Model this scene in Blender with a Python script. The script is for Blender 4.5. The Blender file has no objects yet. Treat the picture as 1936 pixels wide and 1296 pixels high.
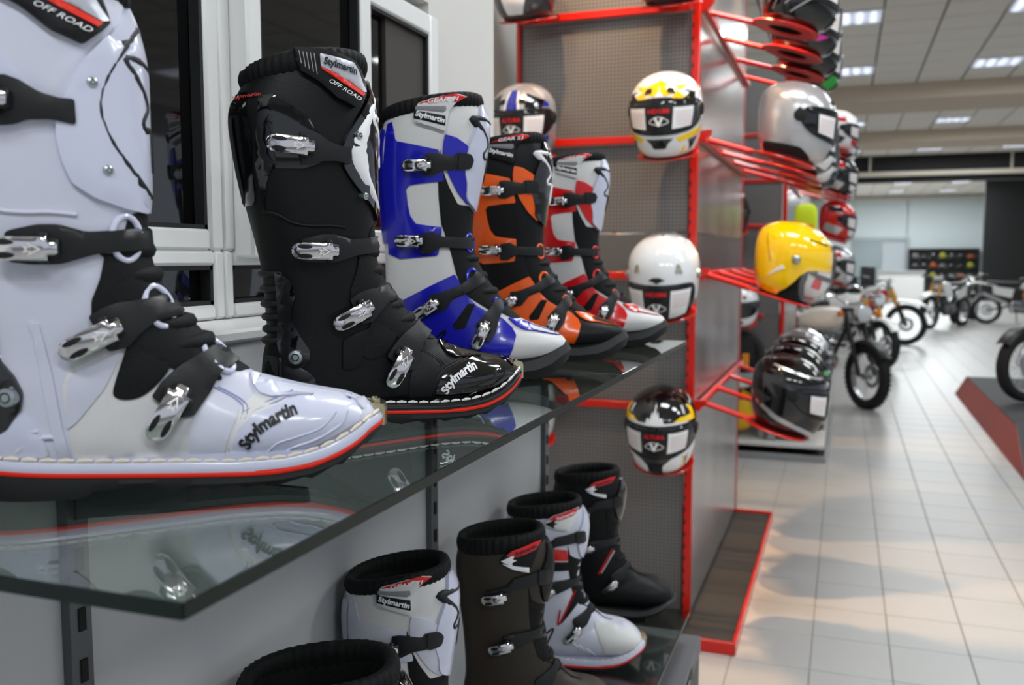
import bpy, bmesh, math, random
from mathutils import Vector, Matrix, Quaternion
from mathutils.bvhtree import BVHTree
from mathutils.geometry import delaunay_2d_cdt

random.seed(7)
SC = bpy.context.scene
COL = SC.collection
PI = math.pi
R = math.radians

# ------------------------------------------------------------------ camera
cam_d = bpy.data.cameras.new('camera')
cam_d.sensor_fit = 'HORIZONTAL'
cam_d.sensor_width = 23.6
cam_d.lens = 23.6 * 1750.0 / 1936.0
cam_d.clip_start = 0.02
cam_d.clip_end = 200
cam_d.dof.use_dof = True
cam_d.dof.focus_distance = 1.07
cam_d.dof.aperture_fstop = 4.0
cam = bpy.data.objects.new('camera', cam_d)
COL.objects.link(cam)
cam.location = (0.0, 0.0, 1.5)
cam.rotation_euler = (R(90) - math.atan(160.0 / 1750.0), 0.0, math.atan(627.0 / 1750.0))
SC.camera = cam

# ------------------------------------------------------------------ world and exposure
w = bpy.data.worlds.new('ambient_fill')
SC.world = w
w.use_nodes = True
w.node_tree.nodes['Background'].inputs[0].default_value = (0.80, 0.88, 1.0, 1)
w.node_tree.nodes['Background'].inputs[1].default_value = 0.6  # even ambient fill added through the hall's unbuilt near and right sides
SC.view_settings.view_transform = 'Standard'
SC.view_settings.look = 'None'
SC.view_settings.gamma = 1.0
SC.view_settings.exposure = 0.2
SC.view_settings.use_curve_mapping = False
SC.cycles.use_denoising = True
SC.cycles.max_bounces = 8
SC.cycles.glossy_bounces = 4
SC.cycles.transmission_bounces = 8
SC.cycles.transparent_max_bounces = 12
SC.cycles.sample_clamp_indirect = 6.0
SC.cycles.caustics_reflective = False
SC.cycles.caustics_refractive = False


def area_light(name, loc, size, size_y, power, color, rot=(0, 0, 0)):
    d = bpy.data.lights.new(name, 'AREA')
    d.shape = 'RECTANGLE'
    d.size = size
    d.size_y = size_y
    d.energy = power
    d.color = color
    o = bpy.data.objects.new(name, d)
    COL.objects.link(o)
    o.location = loc
    o.rotation_euler = rot
    return o


def spot_light(name, loc, target, power, color, angle=60, blend=0.4, radius=0.03):
    d = bpy.data.lights.new(name, 'SPOT')
    d.energy = power
    d.color = color
    d.spot_size = R(angle)
    d.spot_blend = blend
    d.shadow_soft_size = radius
    o = bpy.data.objects.new(name, d)
    COL.objects.link(o)
    o.location = loc
    o.rotation_euler = (Vector(target) - Vector(loc)).to_track_quat('-Z', 'Y').to_euler()
    return o


COOL = (0.92, 0.97, 1.0)
WARM = (1.0, 0.60, 0.30)
# fluorescent panels of the suspended ceiling (their housings are built with the ceiling)
PANEL_Y = [-1.9, 2.6, 7.0, 11.45, 14.3, 17.3, 20.1, 25.5, 29.0, 33.0, 37.0, 41.0]
PANEL_X = [0.0, 1.9, 3.8, 5.7]
for y, p in ((-1.9, 52), (2.6, 42), (7.0, 24), (11.45, 28)):
    for x in PANEL_X[:3]:
        area_light('ceiling_panel_light', (x, y, 4.12), 1.1, 0.55, p, COOL)
for y, p in ((14.3, 60), (17.3, 60), (20.1, 60), (24.8, 130), (29.3, 150), (34.5, 260), (40.0, 320)):
    area_light('ceiling_panel_light', (2.5, y, 4.12 if y < 26 or y > 32 else 3.9), 3.0, 1.0, p, COOL)
# warm halogen spots above the helmet racks
for (x, y, z, tx, ty, tz, p, an) in [(-0.95, 2.75, 3.6, -0.85, 3.75, 2.25, 130, 46), (-0.10, 3.05, 3.5, -0.62, 4.6, 1.6, 25, 60), (-0.46, 3.95, 3.4, 0.35, 3.9, 0, 280, 62), (-0.46, 4.95, 3.4, 0.10, 5.0, 0, 170, 60), (-0.35, 7.8, 3.4, 0.3, 8.6, 0, 100, 70), (-1.1, 2.45, 3.5, -1.5, 3.3, 2.4, 30, 70)]:
    spot_light('halogen_spot_light', (x, y, z), (tx, ty, tz), p, WARM, an, 0.6, 0.03)

# ------------------------------------------------------------------ materials
def lin(c):
    return tuple((v / 12.92 if v <= 0.04045 else ((v + 0.055) / 1.055) ** 2.4) for v in (x / 255.0 for x in c))


MATS = {}


def mat(name, rgb, rough=0.5, metal=0.0, coat=0.0, noise=0.0, nscale=40.0, bump=0.0, bscale=300.0, spec=0.5, emit=None, estr=0.0, trans=0.0, ior=1.45, alpha=1.0, aniso=0.0):
    """procedural principled material: sRGB colour, optional colour mottling and fine bump"""
    if name in MATS:
        return MATS[name]
    m = bpy.data.materials.new(name)
    m.use_nodes = True
    nt = m.node_tree
    b = nt.nodes['Principled BSDF']
    c = lin(rgb)
    b.inputs['Base Color'].default_value = (*c, 1)
    b.inputs['Roughness'].default_value = rough
    b.inputs['Metallic'].default_value = metal
    b.inputs['Coat Weight'].default_value = coat
    b.inputs['Coat Roughness'].default_value = 0.05
    b.inputs['Specular IOR Level'].default_value = spec
    b.inputs['IOR'].default_value = ior
    b.inputs['Transmission Weight'].default_value = trans
    b.inputs['Alpha'].default_value = alpha
    if emit:
        b.inputs['Emission Color'].default_value = (*lin(emit), 1)
        b.inputs['Emission Strength'].default_value = estr
    if noise or bump:
        tc = nt.nodes.new('ShaderNodeTexCoord')
    if noise:
        n = nt.nodes.new('ShaderNodeTexNoise')
        n.inputs['Scale'].default_value = nscale
        n.inputs['Detail'].default_value = 4
        nt.links.new(tc.outputs['Object'], n.inputs['Vector'])
        mx = nt.nodes.new('ShaderNodeMix')
        mx.data_type = 'RGBA'
        mx.inputs['A'].default_value = (*[v * (1 - noise) for v in c], 1)
        mx.inputs['B'].default_value = (*[min(1, v * (1 + noise)) for v in c], 1)
        nt.links.new(n.outputs['Fac'], mx.inputs['Factor'])
        nt.links.new(mx.outputs['Result'], b.inputs['Base Color'])
    if bump:
        n2 = nt.nodes.new('ShaderNodeTexNoise')
        n2.inputs['Scale'].default_value = bscale
        n2.inputs['Detail'].default_value = 3
        nt.links.new(tc.outputs['Object'], n2.inputs['Vector'])
        bp = nt.nodes.new('ShaderNodeBump')
        bp.inputs['Strength'].default_value = bump
        bp.inputs['Distance'].default_value = 0.001
        nt.links.new(n2.outputs['Fac'], bp.inputs['Height'])
        nt.links.new(bp.outputs['Normal'], b.inputs['Normal'])
    MATS[name] = m
    return m


# ------------------------------------------------------------------ mesh collection
class MB:
    """collects vertices and faces, then links them as ONE mesh object"""

    def __init__(self):
        self.v = []
        self.f = []

    def add(self, vs, fs):
        o = len(self.v)
        self.v += [tuple(p) for p in vs]
        self.f += [tuple(i + o for i in q) for q in fs]
        return self

    def box(self, c, s, bev=0.0, rot=None):
        x, y, z = s[0] / 2, s[1] / 2, s[2] / 2
        if bev <= 0:
            vs = [Vector((sx * x, sy * y, sz * z)) for sx in (-1, 1) for sy in (-1, 1) for sz in (-1, 1)]
            fs = [(0, 1, 3, 2), (4, 6, 7, 5), (0, 4, 5, 1), (2, 3, 7, 6), (0, 2, 6, 4), (1, 5, 7, 3)]
        else:
            b = min(bev, x * .95, y * .95, z * .95)
            vs, fs, ix = [], [], {}
            for sx in (-1, 1):
                for sy in (-1, 1):
                    for sz in (-1, 1):
                        for k in range(3):
                            p = [sx * (x - b), sy * (y - b), sz * (z - b)]
                            p[k] = (sx * x, sy * y, sz * z)[k]
                            ix[(sx, sy, sz, k)] = len(vs)
                            vs.append(Vector(p))
            for k in range(3):
                a, d = [(1, 2), (0, 2), (0, 1)][k]
                for s0 in (-1, 1):
                    q = []
                    for (u, t) in ((-1, -1), (1, -1), (1, 1), (-1, 1)):
                        key = [0, 0, 0]
                        key[k] = s0
                        key[a] = u
                        key[d] = t
                        q.append(ix[(*key, k)])
                    fs.append(tuple(q))
                    for u in (-1, 1):
                        pass
            for k in range(3):
                a, d = [(1, 2), (0, 2), (0, 1)][k]
                for u in (-1, 1):
                    for t in (-1, 1):
                        q = []
                        for s0 in (-1, 1):
                            key = [0, 0, 0]
                            key[k] = s0
                            key[a] = u
                            key[d] = t
                            q.append((ix[(*key, a)], ix[(*key, d)]))
                        fs.append((q[0][0], q[0][1], q[1][1], q[1][0]))
            for sx in (-1, 1):
                for sy in (-1, 1):
                    for sz in (-1, 1):
                        fs.append(tuple(ix[(sx, sy, sz, k)] for k in range(3)))
        if rot is not None:
            vs = [rot @ p for p in vs]
        c = Vector(c)
        return self.add([p + c for p in vs], fs)

    def tube(self, pts, r, n=10, closed=False, cap=True, up=None):
        """tube along a polyline; r is a number or one radius per point"""
        P = [Vector(p) for p in pts]
        m = len(P)
        rr = r if isinstance(r, (list, tuple)) else [r] * m
        vs, fs = [], []
        T = []
        for i in range(m):
            if closed:
                t = P[(i + 1) % m] - P[i - 1]
            else:
                t = P[min(i + 1, m - 1)] - P[max(i - 1, 0)]
            T.append(t.normalized() if t.length > 1e-9 else Vector((0, 0, 1)))
        a = Vector(up) if up else (Vector((0, 0, 1)) if abs(T[0].z) < .9 else Vector((1, 0, 0)))
        a = (a - T[0] * a.dot(T[0])).normalized()
        for i in range(m):
            a = a - T[i] * a.dot(T[i])
            a = a.normalized() if a.length > 1e-6 else T[i].orthogonal().normalized()
            b = T[i].cross(a)
            for k in range(n):
                an = 2 * PI * k / n
                vs.append(P[i] + a * (math.cos(an) * rr[i]) + b * (math.sin(an) * rr[i]))
        for i in range(m if closed else m - 1):
            j = (i + 1) % m
            for k in range(n):
                k2 = (k + 1) % n
                fs.append((i * n + k, i * n + k2, j * n + k2, j * n + k))
        if cap and not closed:
            fs.append(tuple(range(n))[::-1])
            fs.append(tuple((m - 1) * n + k for k in range(n)))
        return self.add(vs, fs)

    def cyl(self, a, b, r, n=16, r2=None):
        return self.tube([a, b], [r, r if r2 is None else r2], n)

    def lathe(self, prof, c=(0, 0, 0), axis='Z', n=32, arc=None):
        """prof: list of (radius, height) around an axis through c"""
        c = Vector(c)
        vs, fs = [], []
        full = arc is None
        m = n if full else n + 1
        for (rad, h) in prof:
            for k in range(m):
                an = 2 * PI * k / n if full else arc[0] + (arc[1] - arc[0]) * k / n
                x, y = rad * math.cos(an), rad * math.sin(an)
                p = {'Z': (x, y, h), 'X': (h, x, y), 'Y': (x, h, y)}[axis]
                vs.append(c + Vector(p))
        for i in range(len(prof) - 1):
            for k in range(n):
                k2 = (k + 1) % m
                fs.append((i * m + k, i * m + k2, (i + 1) * m + k2, (i + 1) * m + k))
        return self.add(vs, fs)

    def prism(self, poly, z0, z1, M=None):
        """polygon (x, y) extruded from z0 to z1, optionally moved by matrix M"""
        n = len(poly)
        vs = [Vector((x, y, z0)) for x, y in poly] + [Vector((x, y, z1)) for x, y in poly]
        fs = [tuple(range(n))[::-1], tuple(range(n, 2 * n))] + [(i, (i + 1) % n, n + (i + 1) % n, n + i) for i in range(n)]
        if M is not None:
            vs = [M @ p for p in vs]
        return self.add(vs, fs)

    def loft(self, rings, cap0=False, cap1=False, closed=True):
        n = len(rings[0])
        vs = [p for r in rings for p in r]
        fs = []
        for i in range(len(rings) - 1):
            for k in range(n if closed else n - 1):
                k2 = (k + 1) % n
                fs.append((i * n + k, i * n + k2, (i + 1) * n + k2, (i + 1) * n + k))
        if cap0:
            fs.append(tuple(range(n))[::-1])
        if cap1:
            fs.append(tuple((len(rings) - 1) * n + k for k in range(n)))
        return self.add(vs, fs)

    def build(self, name, material, parent=None, smooth=True, angle=40):
        me = bpy.data.meshes.new(name)
        me.from_pydata([tuple(p) for p in self.v], [], self.f)
        me.validate()
        if me.polygons:
            bm = bmesh.new()
            bm.from_mesh(me)
            bmesh.ops.recalc_face_normals(bm, faces=bm.faces)
            bm.to_mesh(me)
            bm.free()
        me.materials.append(material)
        if smooth:
            me.shade_smooth()
            if angle:
                me.set_sharp_from_angle(angle=R(angle))
        return link(name, me, parent)


def link(name, me, parent=None):
    o = bpy.data.objects.new(name, me)
    COL.objects.link(o)
    if parent is not None:
        o.parent = parent
    return o


def tag(o, label=None, cat=None, group=None, kind=None):
    if label:
        o['label'] = label
    if cat:
        o['category'] = cat
    if group:
        o['group'] = group
    if kind:
        o['kind'] = kind
    return o


def thing(name, label, cat, loc=(0, 0, 0), rotz=0.0, group=None, scale=None):
    o = bpy.data.objects.new(name, None)
    COL.objects.link(o)
    o.location = loc
    o.rotation_euler = (0, 0, rotz)
    o.empty_display_size = 0.1
    if scale:
        o.scale = scale
    return tag(o, label, cat, group)


def struct(name, mb, material, parent=None, **kw):
    o = mb.build(name, material, parent, **kw)
    if parent is None:
        o['kind'] = 'structure'
    return o


def copy_tree(o, parent=None):
    c = o.copy()
    COL.objects.link(c)
    c.parent = parent
    for ch in list(o.children):
        copy_tree(ch, c)
    return c


# ------------------------------------------------------------------ curves and surface panels
def spline(pts, per=6, closed=False):
    """Catmull-Rom through points of any dimension"""
    P = [Vector(p) for p in pts]
    n = len(P)
    out = []
    for i in range(n if closed else n - 1):
        if closed:
            p0, p1, p2, p3 = P[i - 1], P[i], P[(i + 1) % n], P[(i + 2) % n]
        else:
            p0, p1, p2, p3 = P[max(i - 1, 0)], P[i], P[i + 1], P[min(i + 2, n - 1)]
        for k in range(per):
            t = k / per
            out.append(0.5 * ((2 * p1) + (p2 - p0) * t + (2 * p0 - 5 * p1 + 4 * p2 - p3) * t * t + (3 * p1 - p0 - 3 * p2 + p3) * t ** 3))
    if not closed:
        out.append(P[-1].copy())
    return out


def round_poly(pts, r=0.25, n=3):
    """polygon with its corners cut by short arcs; r is a share of the shorter neighbouring edge"""
    P = [Vector(p) for p in pts]
    m = len(P)
    out = []
    for i in range(m):
        a, b, c = P[i - 1], P[i], P[(i + 1) % m]
        d = min((a - b).length, (c - b).length) * r
        s = b + (a - b).normalized() * d
        e = b + (c - b).normalized() * d
        for k in range(n + 1):
            t = k / n
            out.append((1 - t) ** 2 * s + 2 * t * (1 - t) * b + t * t * e)
    return out


def inside(p, poly):
    x, y = p[0], p[1]
    c = False
    n = len(poly)
    for i in range(n):
        x1, y1 = poly[i][0], poly[i][1]
        x2, y2 = poly[i - 1][0], poly[i - 1][1]
        if (y1 > y) != (y2 > y) and x < (x2 - x1) * (y - y1) / (y2 - y1) + x1:
            c = not c
    return c


def fill2d(poly, step):
    """triangulated 2-D polygon with boundary and interior points about one step apart"""
    B = []
    n = len(poly)
    for i in range(n):
        a, b = Vector(poly[i][:2]), Vector(poly[(i + 1) % n][:2])
        k = max(1, int((b - a).length / step))
        for j in range(k):
            B.append(a.lerp(b, j / k))
    nb = len(B)
    xs = [p.x for p in B]
    ys = [p.y for p in B]
    pts = list(B)
    y = min(ys) + step * .5
    row = 0
    while y < max(ys):
        x = min(xs) + step * (.5 if row % 2 else .25)
        while x < max(xs):
            if inside((x, y), B):
                q = Vector((x, y))
                if all((q - b).length_squared > (step * .55) ** 2 for b in B):
                    pts.append(q)
            x += step
        y += step * .87
        row += 1
    V, E, F, _, _, _ = delaunay_2d_cdt(pts, [(i, (i + 1) % nb) for i in range(nb)], [list(range(nb))], 1, 1e-7)
    return V, [tuple(f) for f in F]


def drape(V, F, where, t, base=-0.0012, soft=0.55):
    """lay a filled outline on a surface: where(u, v) -> (point, normal); t is the thickness"""
    cnt = {}
    for f in F:
        for i in range(len(f)):
            e = (f[i], f[(i + 1) % len(f)])
            k = (min(e), max(e))
            cnt[k] = None if k in cnt else e
    rim = [e for e in cnt.values() if e]
    bset = {i for e in rim for i in e}
    vs, low = [], {}
    data = [where(v[0], v[1]) for v in V]
    for i, (p, n) in enumerate(data):
        vs.append(p + n * (t - min(t * (1 - soft), .0011) if i in bset else t))
    for i in bset:
        low[i] = len(vs)
        p, n = data[i]
        vs.append(p + n * base)
    fs = list(F) + [(a, low[a], low[b], b) for a, b in rim]
    return vs, fs


def text_mesh(s, bold=0.0, shear=0.0, spacing=1.0):
    """flat letters as (verts 2-D, faces), height of capitals about 1, centred on x, baseline at y = 0"""
    cu = bpy.data.curves.new('letters', 'FONT')
    cu.body = s
    cu.size = 1.4
    cu.offset = bold
    cu.shear = shear
    cu.space_character = spacing
    cu.resolution_u = 3
    o = bpy.data.objects.new('letters', cu)
    COL.objects.link(o)
    dg = bpy.context.evaluated_depsgraph_get()
    me = o.evaluated_get(dg).to_mesh()
    V = [Vector((v.co.x, v.co.y)) for v in me.vertices]
    F = [tuple(p.vertices) for p in me.polygons]
    o.to_mesh_clear()
    bpy.data.objects.remove(o)
    bpy.data.curves.remove(cu)
    if V:
        x0, x1 = min(v.x for v in V), max(v.x for v in V)
        V = [Vector((v.x - (x0 + x1) / 2, v.y)) for v in V]
    return V, F


TEXT = {}


def letters(s, bold=0.0, shear=0.0, spacing=1.0):
    k = (s, bold, shear, spacing)
    if k not in TEXT:
        TEXT[k] = text_mesh(*k)
    return TEXT[k]

# ------------------------------------------------------------------ materials of the room
M_TILE = mat('pale_grey_floor_tile', (172, 171, 168), 0.34, noise=0.05, nscale=3.0, bump=0.05, bscale=60)
M_GROUT = mat('grey_grout', (146, 142, 136), 0.85)
M_WALLPAINT = mat('off_white_wall_paint', (206, 204, 200), 0.75, noise=0.03, nscale=4, bump=0.06, bscale=120)
M_GREYBOARD = mat('grey_display_board', (196, 198, 199), 0.38, noise=0.03, nscale=2.5)
M_PVC = mat('white_window_pvc', (222, 222, 220), 0.32, noise=0.02, nscale=6)
M_GASKET = mat('black_window_gasket', (20, 20, 21), 0.6)
M_NIGHT = mat('dark_night_glass', (8, 8, 9), 0.03, spec=0.9, noise=0.2, nscale=2)
M_BLIND = mat('dark_roller_blind', (62, 58, 54), 0.7, noise=0.1, nscale=90)
M_CEIL = mat('mineral_ceiling_tile', (226, 220, 211), 0.9, bump=0.3, bscale=300, noise=0.04, nscale=8)
M_TBAR = mat('ceiling_grid_metal', (150, 148, 144), 0.6)
M_BEAM = mat('plaster_beam', (196, 180, 162), 0.85, noise=0.03, nscale=5)
M_BLACKPAINT = mat('black_painted_panel', (7, 7, 8), 0.6)
M_LAMP = mat('lit_fluorescent_tube', (255, 255, 255), 0.5, emit=(236, 242, 255), estr=7.0)
M_LAMPPAN = mat('white_lamp_housing', (215, 218, 224), 0.3)
M_FARWALL = mat('far_white_wall', (188, 198, 200), 0.8, noise=0.02, nscale=2)
M_PIPE = mat('cream_painted_pipe', (190, 182, 168), 0.6)
M_STEELSLOT = mat('grey_slotted_steel', (96, 99, 102), 0.4, 0.6)
M_HOLE = mat('dark_slot', (14, 14, 15), 0.8)


def glass_mat(name, tint, edge):
    m = bpy.data.materials.new(name)
    m.use_nodes = True
    nt = m.node_tree
    b = nt.nodes['Principled BSDF']
    b.inputs['Base Color'].default_value = (*lin(tint), 1)
    b.inputs['Roughness'].default_value = 0.0
    b.inputs['Transmission Weight'].default_value = 1.0
    b.inputs['IOR'].default_value = 1.5
    va = nt.nodes.new('ShaderNodeVolumeAbsorption')
    va.inputs['Color'].default_value = (*lin(edge), 1)
    va.inputs['Density'].default_value = 42.0
    nt.links.new(va.outputs[0], nt.nodes['Material Output'].inputs['Volume'])
    return m


M_SHELFGLASS = glass_mat('green_edged_float_glass', (250, 255, 253), (70, 150, 120))
M_CLEARGLASS = glass_mat('clear_case_glass', (252, 255, 255), (160, 200, 190))

M_GLASSEDGE = mat('dark_green_glass_edge', (8, 24, 19), 0.3, noise=0.3, nscale=14, spec=0.3)

# ------------------------------------------------------------------ floor: slab and single tiles
TX, TY = .2835, .3275
TX0, TY0 = .207, 4.094
mb = MB()
mb.box((5.0, 21.0, -.054), (16.0, 62.0, .1))
floor = struct('floor', mb, M_GROUT, smooth=False)
g = .0042
tile = MB()
tile.box((0, 0, -.003), (TX - g, TY - g, .006), .0012)


def shared(mb, name, m, angle=40, smooth=True):
    o = mb.build(name, m, None, smooth=smooth, angle=angle)
    me = o.data
    bpy.data.objects.remove(o)
    return me


tile_me = shared(tile, 'floor_tile', M_TILE)
near = set()
for i in range(-2, 7):
    for j in range(-5, 27):
        near.add((i, j))
        o = link('floor_tile', tile_me, floor)
        o.location = (TX0 + TX * (i + .5), TY0 + TY * (j + .5), 0)
far = MB()
for i in range(-10, 44):
    for j in range(-28, 136):
        if (i, j) not in near:
            x, y = TX0 + TX * i, TY0 + TY * j
            a, b, c, d = (x + g / 2, y + g / 2, 0), (x + TX - g / 2, y + g / 2, 0), (x + TX - g / 2, y + TY - g / 2, 0), (x + g / 2, y + TY - g / 2, 0)
            far.add([a, b, c, d] + [(q[0], q[1], -.006) for q in (a, b, c, d)], [(0, 1, 2, 3), (0, 4, 5, 1), (1, 5, 6, 2), (2, 6, 7, 3), (3, 7, 4, 0)])
o = far.build('floor_tiles_beyond', M_TILE, floor, smooth=False)
o['kind'] = 'stuff'
mb = MB()
mb.box((.80, 3.335, .004), (.018, .012, .007), .003)
tag(mb.build('paper_scrap', mat('tan_paper', (196, 176, 140), .8)), 'tiny tan scrap lying alone on the pale floor tiles', 'scrap')

# ------------------------------------------------------------------ left wall: grey board under the shelves, windows and pier above it
mb = MB()
mb.box((-.74, .36, .70), (.12, 3.56, 1.40))
struct('wall_left', mb, M_GREYBOARD, smooth=False)
mb = MB()
mb.box((-.80, .36, 1.408), (.26, 3.58, .016), .004)
struct('trim_1', mb, M_PVC)
WX = -.82
mb = MB()
mb.box((WX - .06, 1.945, 2.80), (.14, .37, 2.77))
mb.box((WX - .06, .14, 3.10), (.14, 3.24, 2.17))
struct('wall_pier', mb, M_WALLPAINT, smooth=False)
mb = MB()
mb.box((-1.56, 23.0, 2.1), (.12, 48.0, 4.3))
mb.box((-1.20, 2.13, 2.1), (.66, .02, 4.2))
struct('wall_outer', mb, M_WALLPAINT, smooth=False)


def window(n, y0, y1, z0, z1, fr, pane_m=None, deep=0.0):
    w = bpy.data.objects.new('window_%d' % n, None)
    COL.objects.link(w)
    w.location = (WX, y0, z0)
    w['kind'] = 'structure'
    L, Hh = y1 - y0, z1 - z0
    for nm, c, s in (('frame_bar', (deep, fr / 2, Hh / 2), (.05, fr, Hh)), ('frame_bar', (deep, L - fr / 2, Hh / 2), (.05, fr, Hh)),
                     ('frame_bar', (deep, L / 2, fr / 2), (.05, L - 2 * fr, fr)), ('frame_bar', (deep, L / 2, Hh - fr / 2), (.05, L - 2 * fr, fr))):
        mb = MB()
        mb.box(c, s, .004)
        mb.build(nm, M_PVC, w)
    mb = MB()
    for c, s in (((deep + .012, fr + .003, Hh / 2), (.016, .006, Hh - 2 * fr)), ((deep + .012, L - fr - .003, Hh / 2), (.016, .006, Hh - 2 * fr)),
                 ((deep + .012, L / 2, fr + .003), (.016, L - 2 * fr, .006)), ((deep + .012, L / 2, Hh - fr - .003), (.016, L - 2 * fr, .006))):
        mb.box(c, s)
    mb.build('gasket', M_GASKET, w, smooth=False)
    mb = MB()
    mb.box((deep, L / 2, Hh / 2), (.006, L - 2 * fr, Hh - 2 * fr))
    mb.build('pane', pane_m or M_NIGHT, w, smooth=False)
    return w


# upper row: fixed light, opening sash, fixed light; lower row of lights under the transom
window(1, .28, 1.060, 1.510, 2.010, .028)
window(2, 1.085, 1.437, 1.500, 2.010, .034, deep=.028)
w3 = window(3, 1.425, 1.775, 1.510, 1.985, .040)
mb = MB()
mb.box((.006, .225, .235), (.010, .165, .40))
mb.build('blind', M_BLIND, w3, smooth=False)
window(4, .28, 1.060, 1.417, 1.510, .020)
window(5, 1.060, 1.775, 1.417, 1.510, .020)
mb = MB()
mb.box((WX, 1.0725, 1.76), (.05, .025, .50), .004)
struct('trim_2', mb, M_PVC)
# dark backdrop added beyond the windows to stand in for night
mb = MB()
mb.box((-2.6, .9, 1.6), (.05, 3.6, 3.2))
struct('night_backdrop', mb, M_BLACKPAINT, smooth=False)

# ------------------------------------------------------------------ ceiling with tiles, lamps and beams
CZ, CM = 4.2, .6335
mb = MB()
mb.box((5.0, 21.0, CZ + .085), (16.0, 62.0, .1))
ceiling = struct('ceiling', mb, M_TBAR, smooth=False)
LAMPS = []
for r_, y in enumerate(PANEL_Y):
    for c_, x in enumerate(PANEL_X + [7.6]):
        LAMPS.append((round(x / CM), round(y / CM), r_, c_))
lampset = {q[:2] for q in LAMPS}
ct = MB()
ct.box((0, 0, .012), (CM - .026, CM - .026, .02), .004)
ct_me = shared(ct, 'ceiling_tile', M_CEIL)
cs = MB()
for i in range(-3, 16):
    for j in range(-8, 72):
        if (i, j) in lampset:
            continue
        x, y = i * CM, j * CM
        if -1 <= i <= 7 and 14 <= j <= 44:
            o = link('ceiling_tile', ct_me, ceiling)
            o.location = (x, y, CZ)
        else:
            h = CM / 2 - .013
            cs.add([(x - h, y - h, CZ + .002), (x + h, y - h, CZ + .002), (x + h, y + h, CZ + .002), (x - h, y + h, CZ + .002)], [(0, 1, 2, 3)])
o = cs.build('ceiling_tiles_beyond', M_CEIL, ceiling, smooth=False)
o['kind'] = 'stuff'
# louvred lamps
lf = MB()
for s in (-1, 1):
    lf.box((s * .30, 0, .0), (.02, .62, .03), .003)
    lf.box((0, s * .30, .0), (.58, .02, .03), .003)
lf_me = shared(lf, 'lamp_frame', M_LAMPPAN)
lv = MB()
for k in range(9):
    lv.box((0, -.26 + k * .065, .002), (.58, .003, .02))
for k in (-1, 0, 1):
    lv.box((k * .145, 0, .002), (.006, .58, .022))
lv_me = shared(lv, 'louvre', M_LAMPPAN, smooth=False)
tb = MB()
tb.tube([(0, -.27, .03), (0, .27, .03)], .016, 10)
tb_me = shared(tb, 'lamp_tube', M_LAMP)
bk = MB()
bk.box((0, 0, .052), (.60, .60, .008))
bk_me = shared(bk, 'lamp_back', M_LAMPPAN)
ORD = ('first', 'second', 'third', 'fourth', 'fifth', 'sixth', 'seventh', 'eighth', 'ninth', 'tenth', 'eleventh', 'twelfth')
for (i, j, r_, c_) in LAMPS:
    x, y = i * CM, j * CM
    t = thing('ceiling_light', 'louvred ceiling light in the %s row from the near end, %s column from the left' % (ORD[r_], ORD[c_]), 'ceiling light', (x, y, CZ - .0), 0, 'louvred lights set into the tiled ceiling')
    link('lamp_frame', lf_me, t)
    if 8 < y < 30:
        link('louvre', lv_me, t)
    link('lamp_back', bk_me, t)
    for k in range(4):
        o = link('lamp_tube', tb_me, t)
        o.location = (-.2175 + k * .145, 0, 0)
mb = MB()
mb.box((4.0, 16.6, CZ - .12), (14.0, 1.5, .24))
struct('trim_3', mb, M_BEAM, smooth=False)
mb = MB()
mb.box((4.0, 22.4, CZ - .12), (14.0, 1.5, .24))
struct('trim_4', mb, M_BEAM, smooth=False)
mb = MB()
mb.box((4.0, 27.0, CZ - .35), (14.0, .3, .70))
struct('trim_5', mb, M_BLACKPAINT, smooth=False)
t = thing('ceiling_pipe', 'long cream duct pipe hung under the black ceiling bulkhead', 'pipe', (0, 26.6, 3.70))
mb = MB()
mb.tube([(-1.4, 0, 0), (11, 0, 0)], .07, 12)
mb.build('pipe', M_PIPE, t)
for x in (.55, 3.9, 7.2):
    mb = MB()
    mb.tube([(x, 0, .07), (x, 0, .495)], .03, 8)
    mb.build('hanger', M_PIPE, t)

# ------------------------------------------------------------------ far end of the hall
YF = 44.0
mb = MB()
mb.box((-.60, YF + .1, 2.1), (1.9, .2, 4.2))
mb.box((6.9, YF + .1, 2.1), (8.8, .2, 4.2))
mb.box((1.43, YF + .1, 3.24), (2.2, .2, 1.92))
mb.box((1.43, YF + 4.1, 1.5), (3.4, .2, 3.4))
mb.box((-.30, YF + 2.1, 1.5), (.1, 4.0, 3.4))
mb.box((3.15, YF + 2.1, 1.5), (.1, 4.0, 3.4))
mb.box((1.43, YF + 2.1, 3.1), (3.4, 4.0, .1))
struct('wall_back', mb, M_FARWALL, smooth=False)
mb = MB()
mb.box((3.5, YF - .10, 4.08), (11.0, .2, .12))
struct('trim_6', mb, M_PIPE, smooth=False)
t = bpy.data.objects.new('door_1', None)
COL.objects.link(t)
t.location = (1.43, YF - .04, 0)
t['kind'] = 'structure'
for nm, c, s in (('door_post', (-1.12, 0, 1.14), (.10, .10, 2.28)), ('door_post', (1.12, 0, 1.14), (.14, .10, 2.28)), ('door_head', (0, 0, 2.33), (2.38, .10, .12)), ('door_leaf', (.58, .10, 1.12), (.94, .04, 2.22))):
    mb = MB()
    mb.box(c, s, .01)
    mb.build(nm, mat('grey_aluminium_frame', (150, 156, 158), .4, .3) if nm != 'door_leaf' else mat('pale_grey_door_glass', (170, 178, 182), .12), t)
area_light('corridor_light', (1.4, YF + 2.0, 3.0), 1.2, 1.2, 45, COOL)
mb = MB()
mb.box((8.2, 36.0, 2.1), (7.4, .2, 4.2))
struct('wall_right', mb, M_BLACKPAINT, smooth=False)
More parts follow.
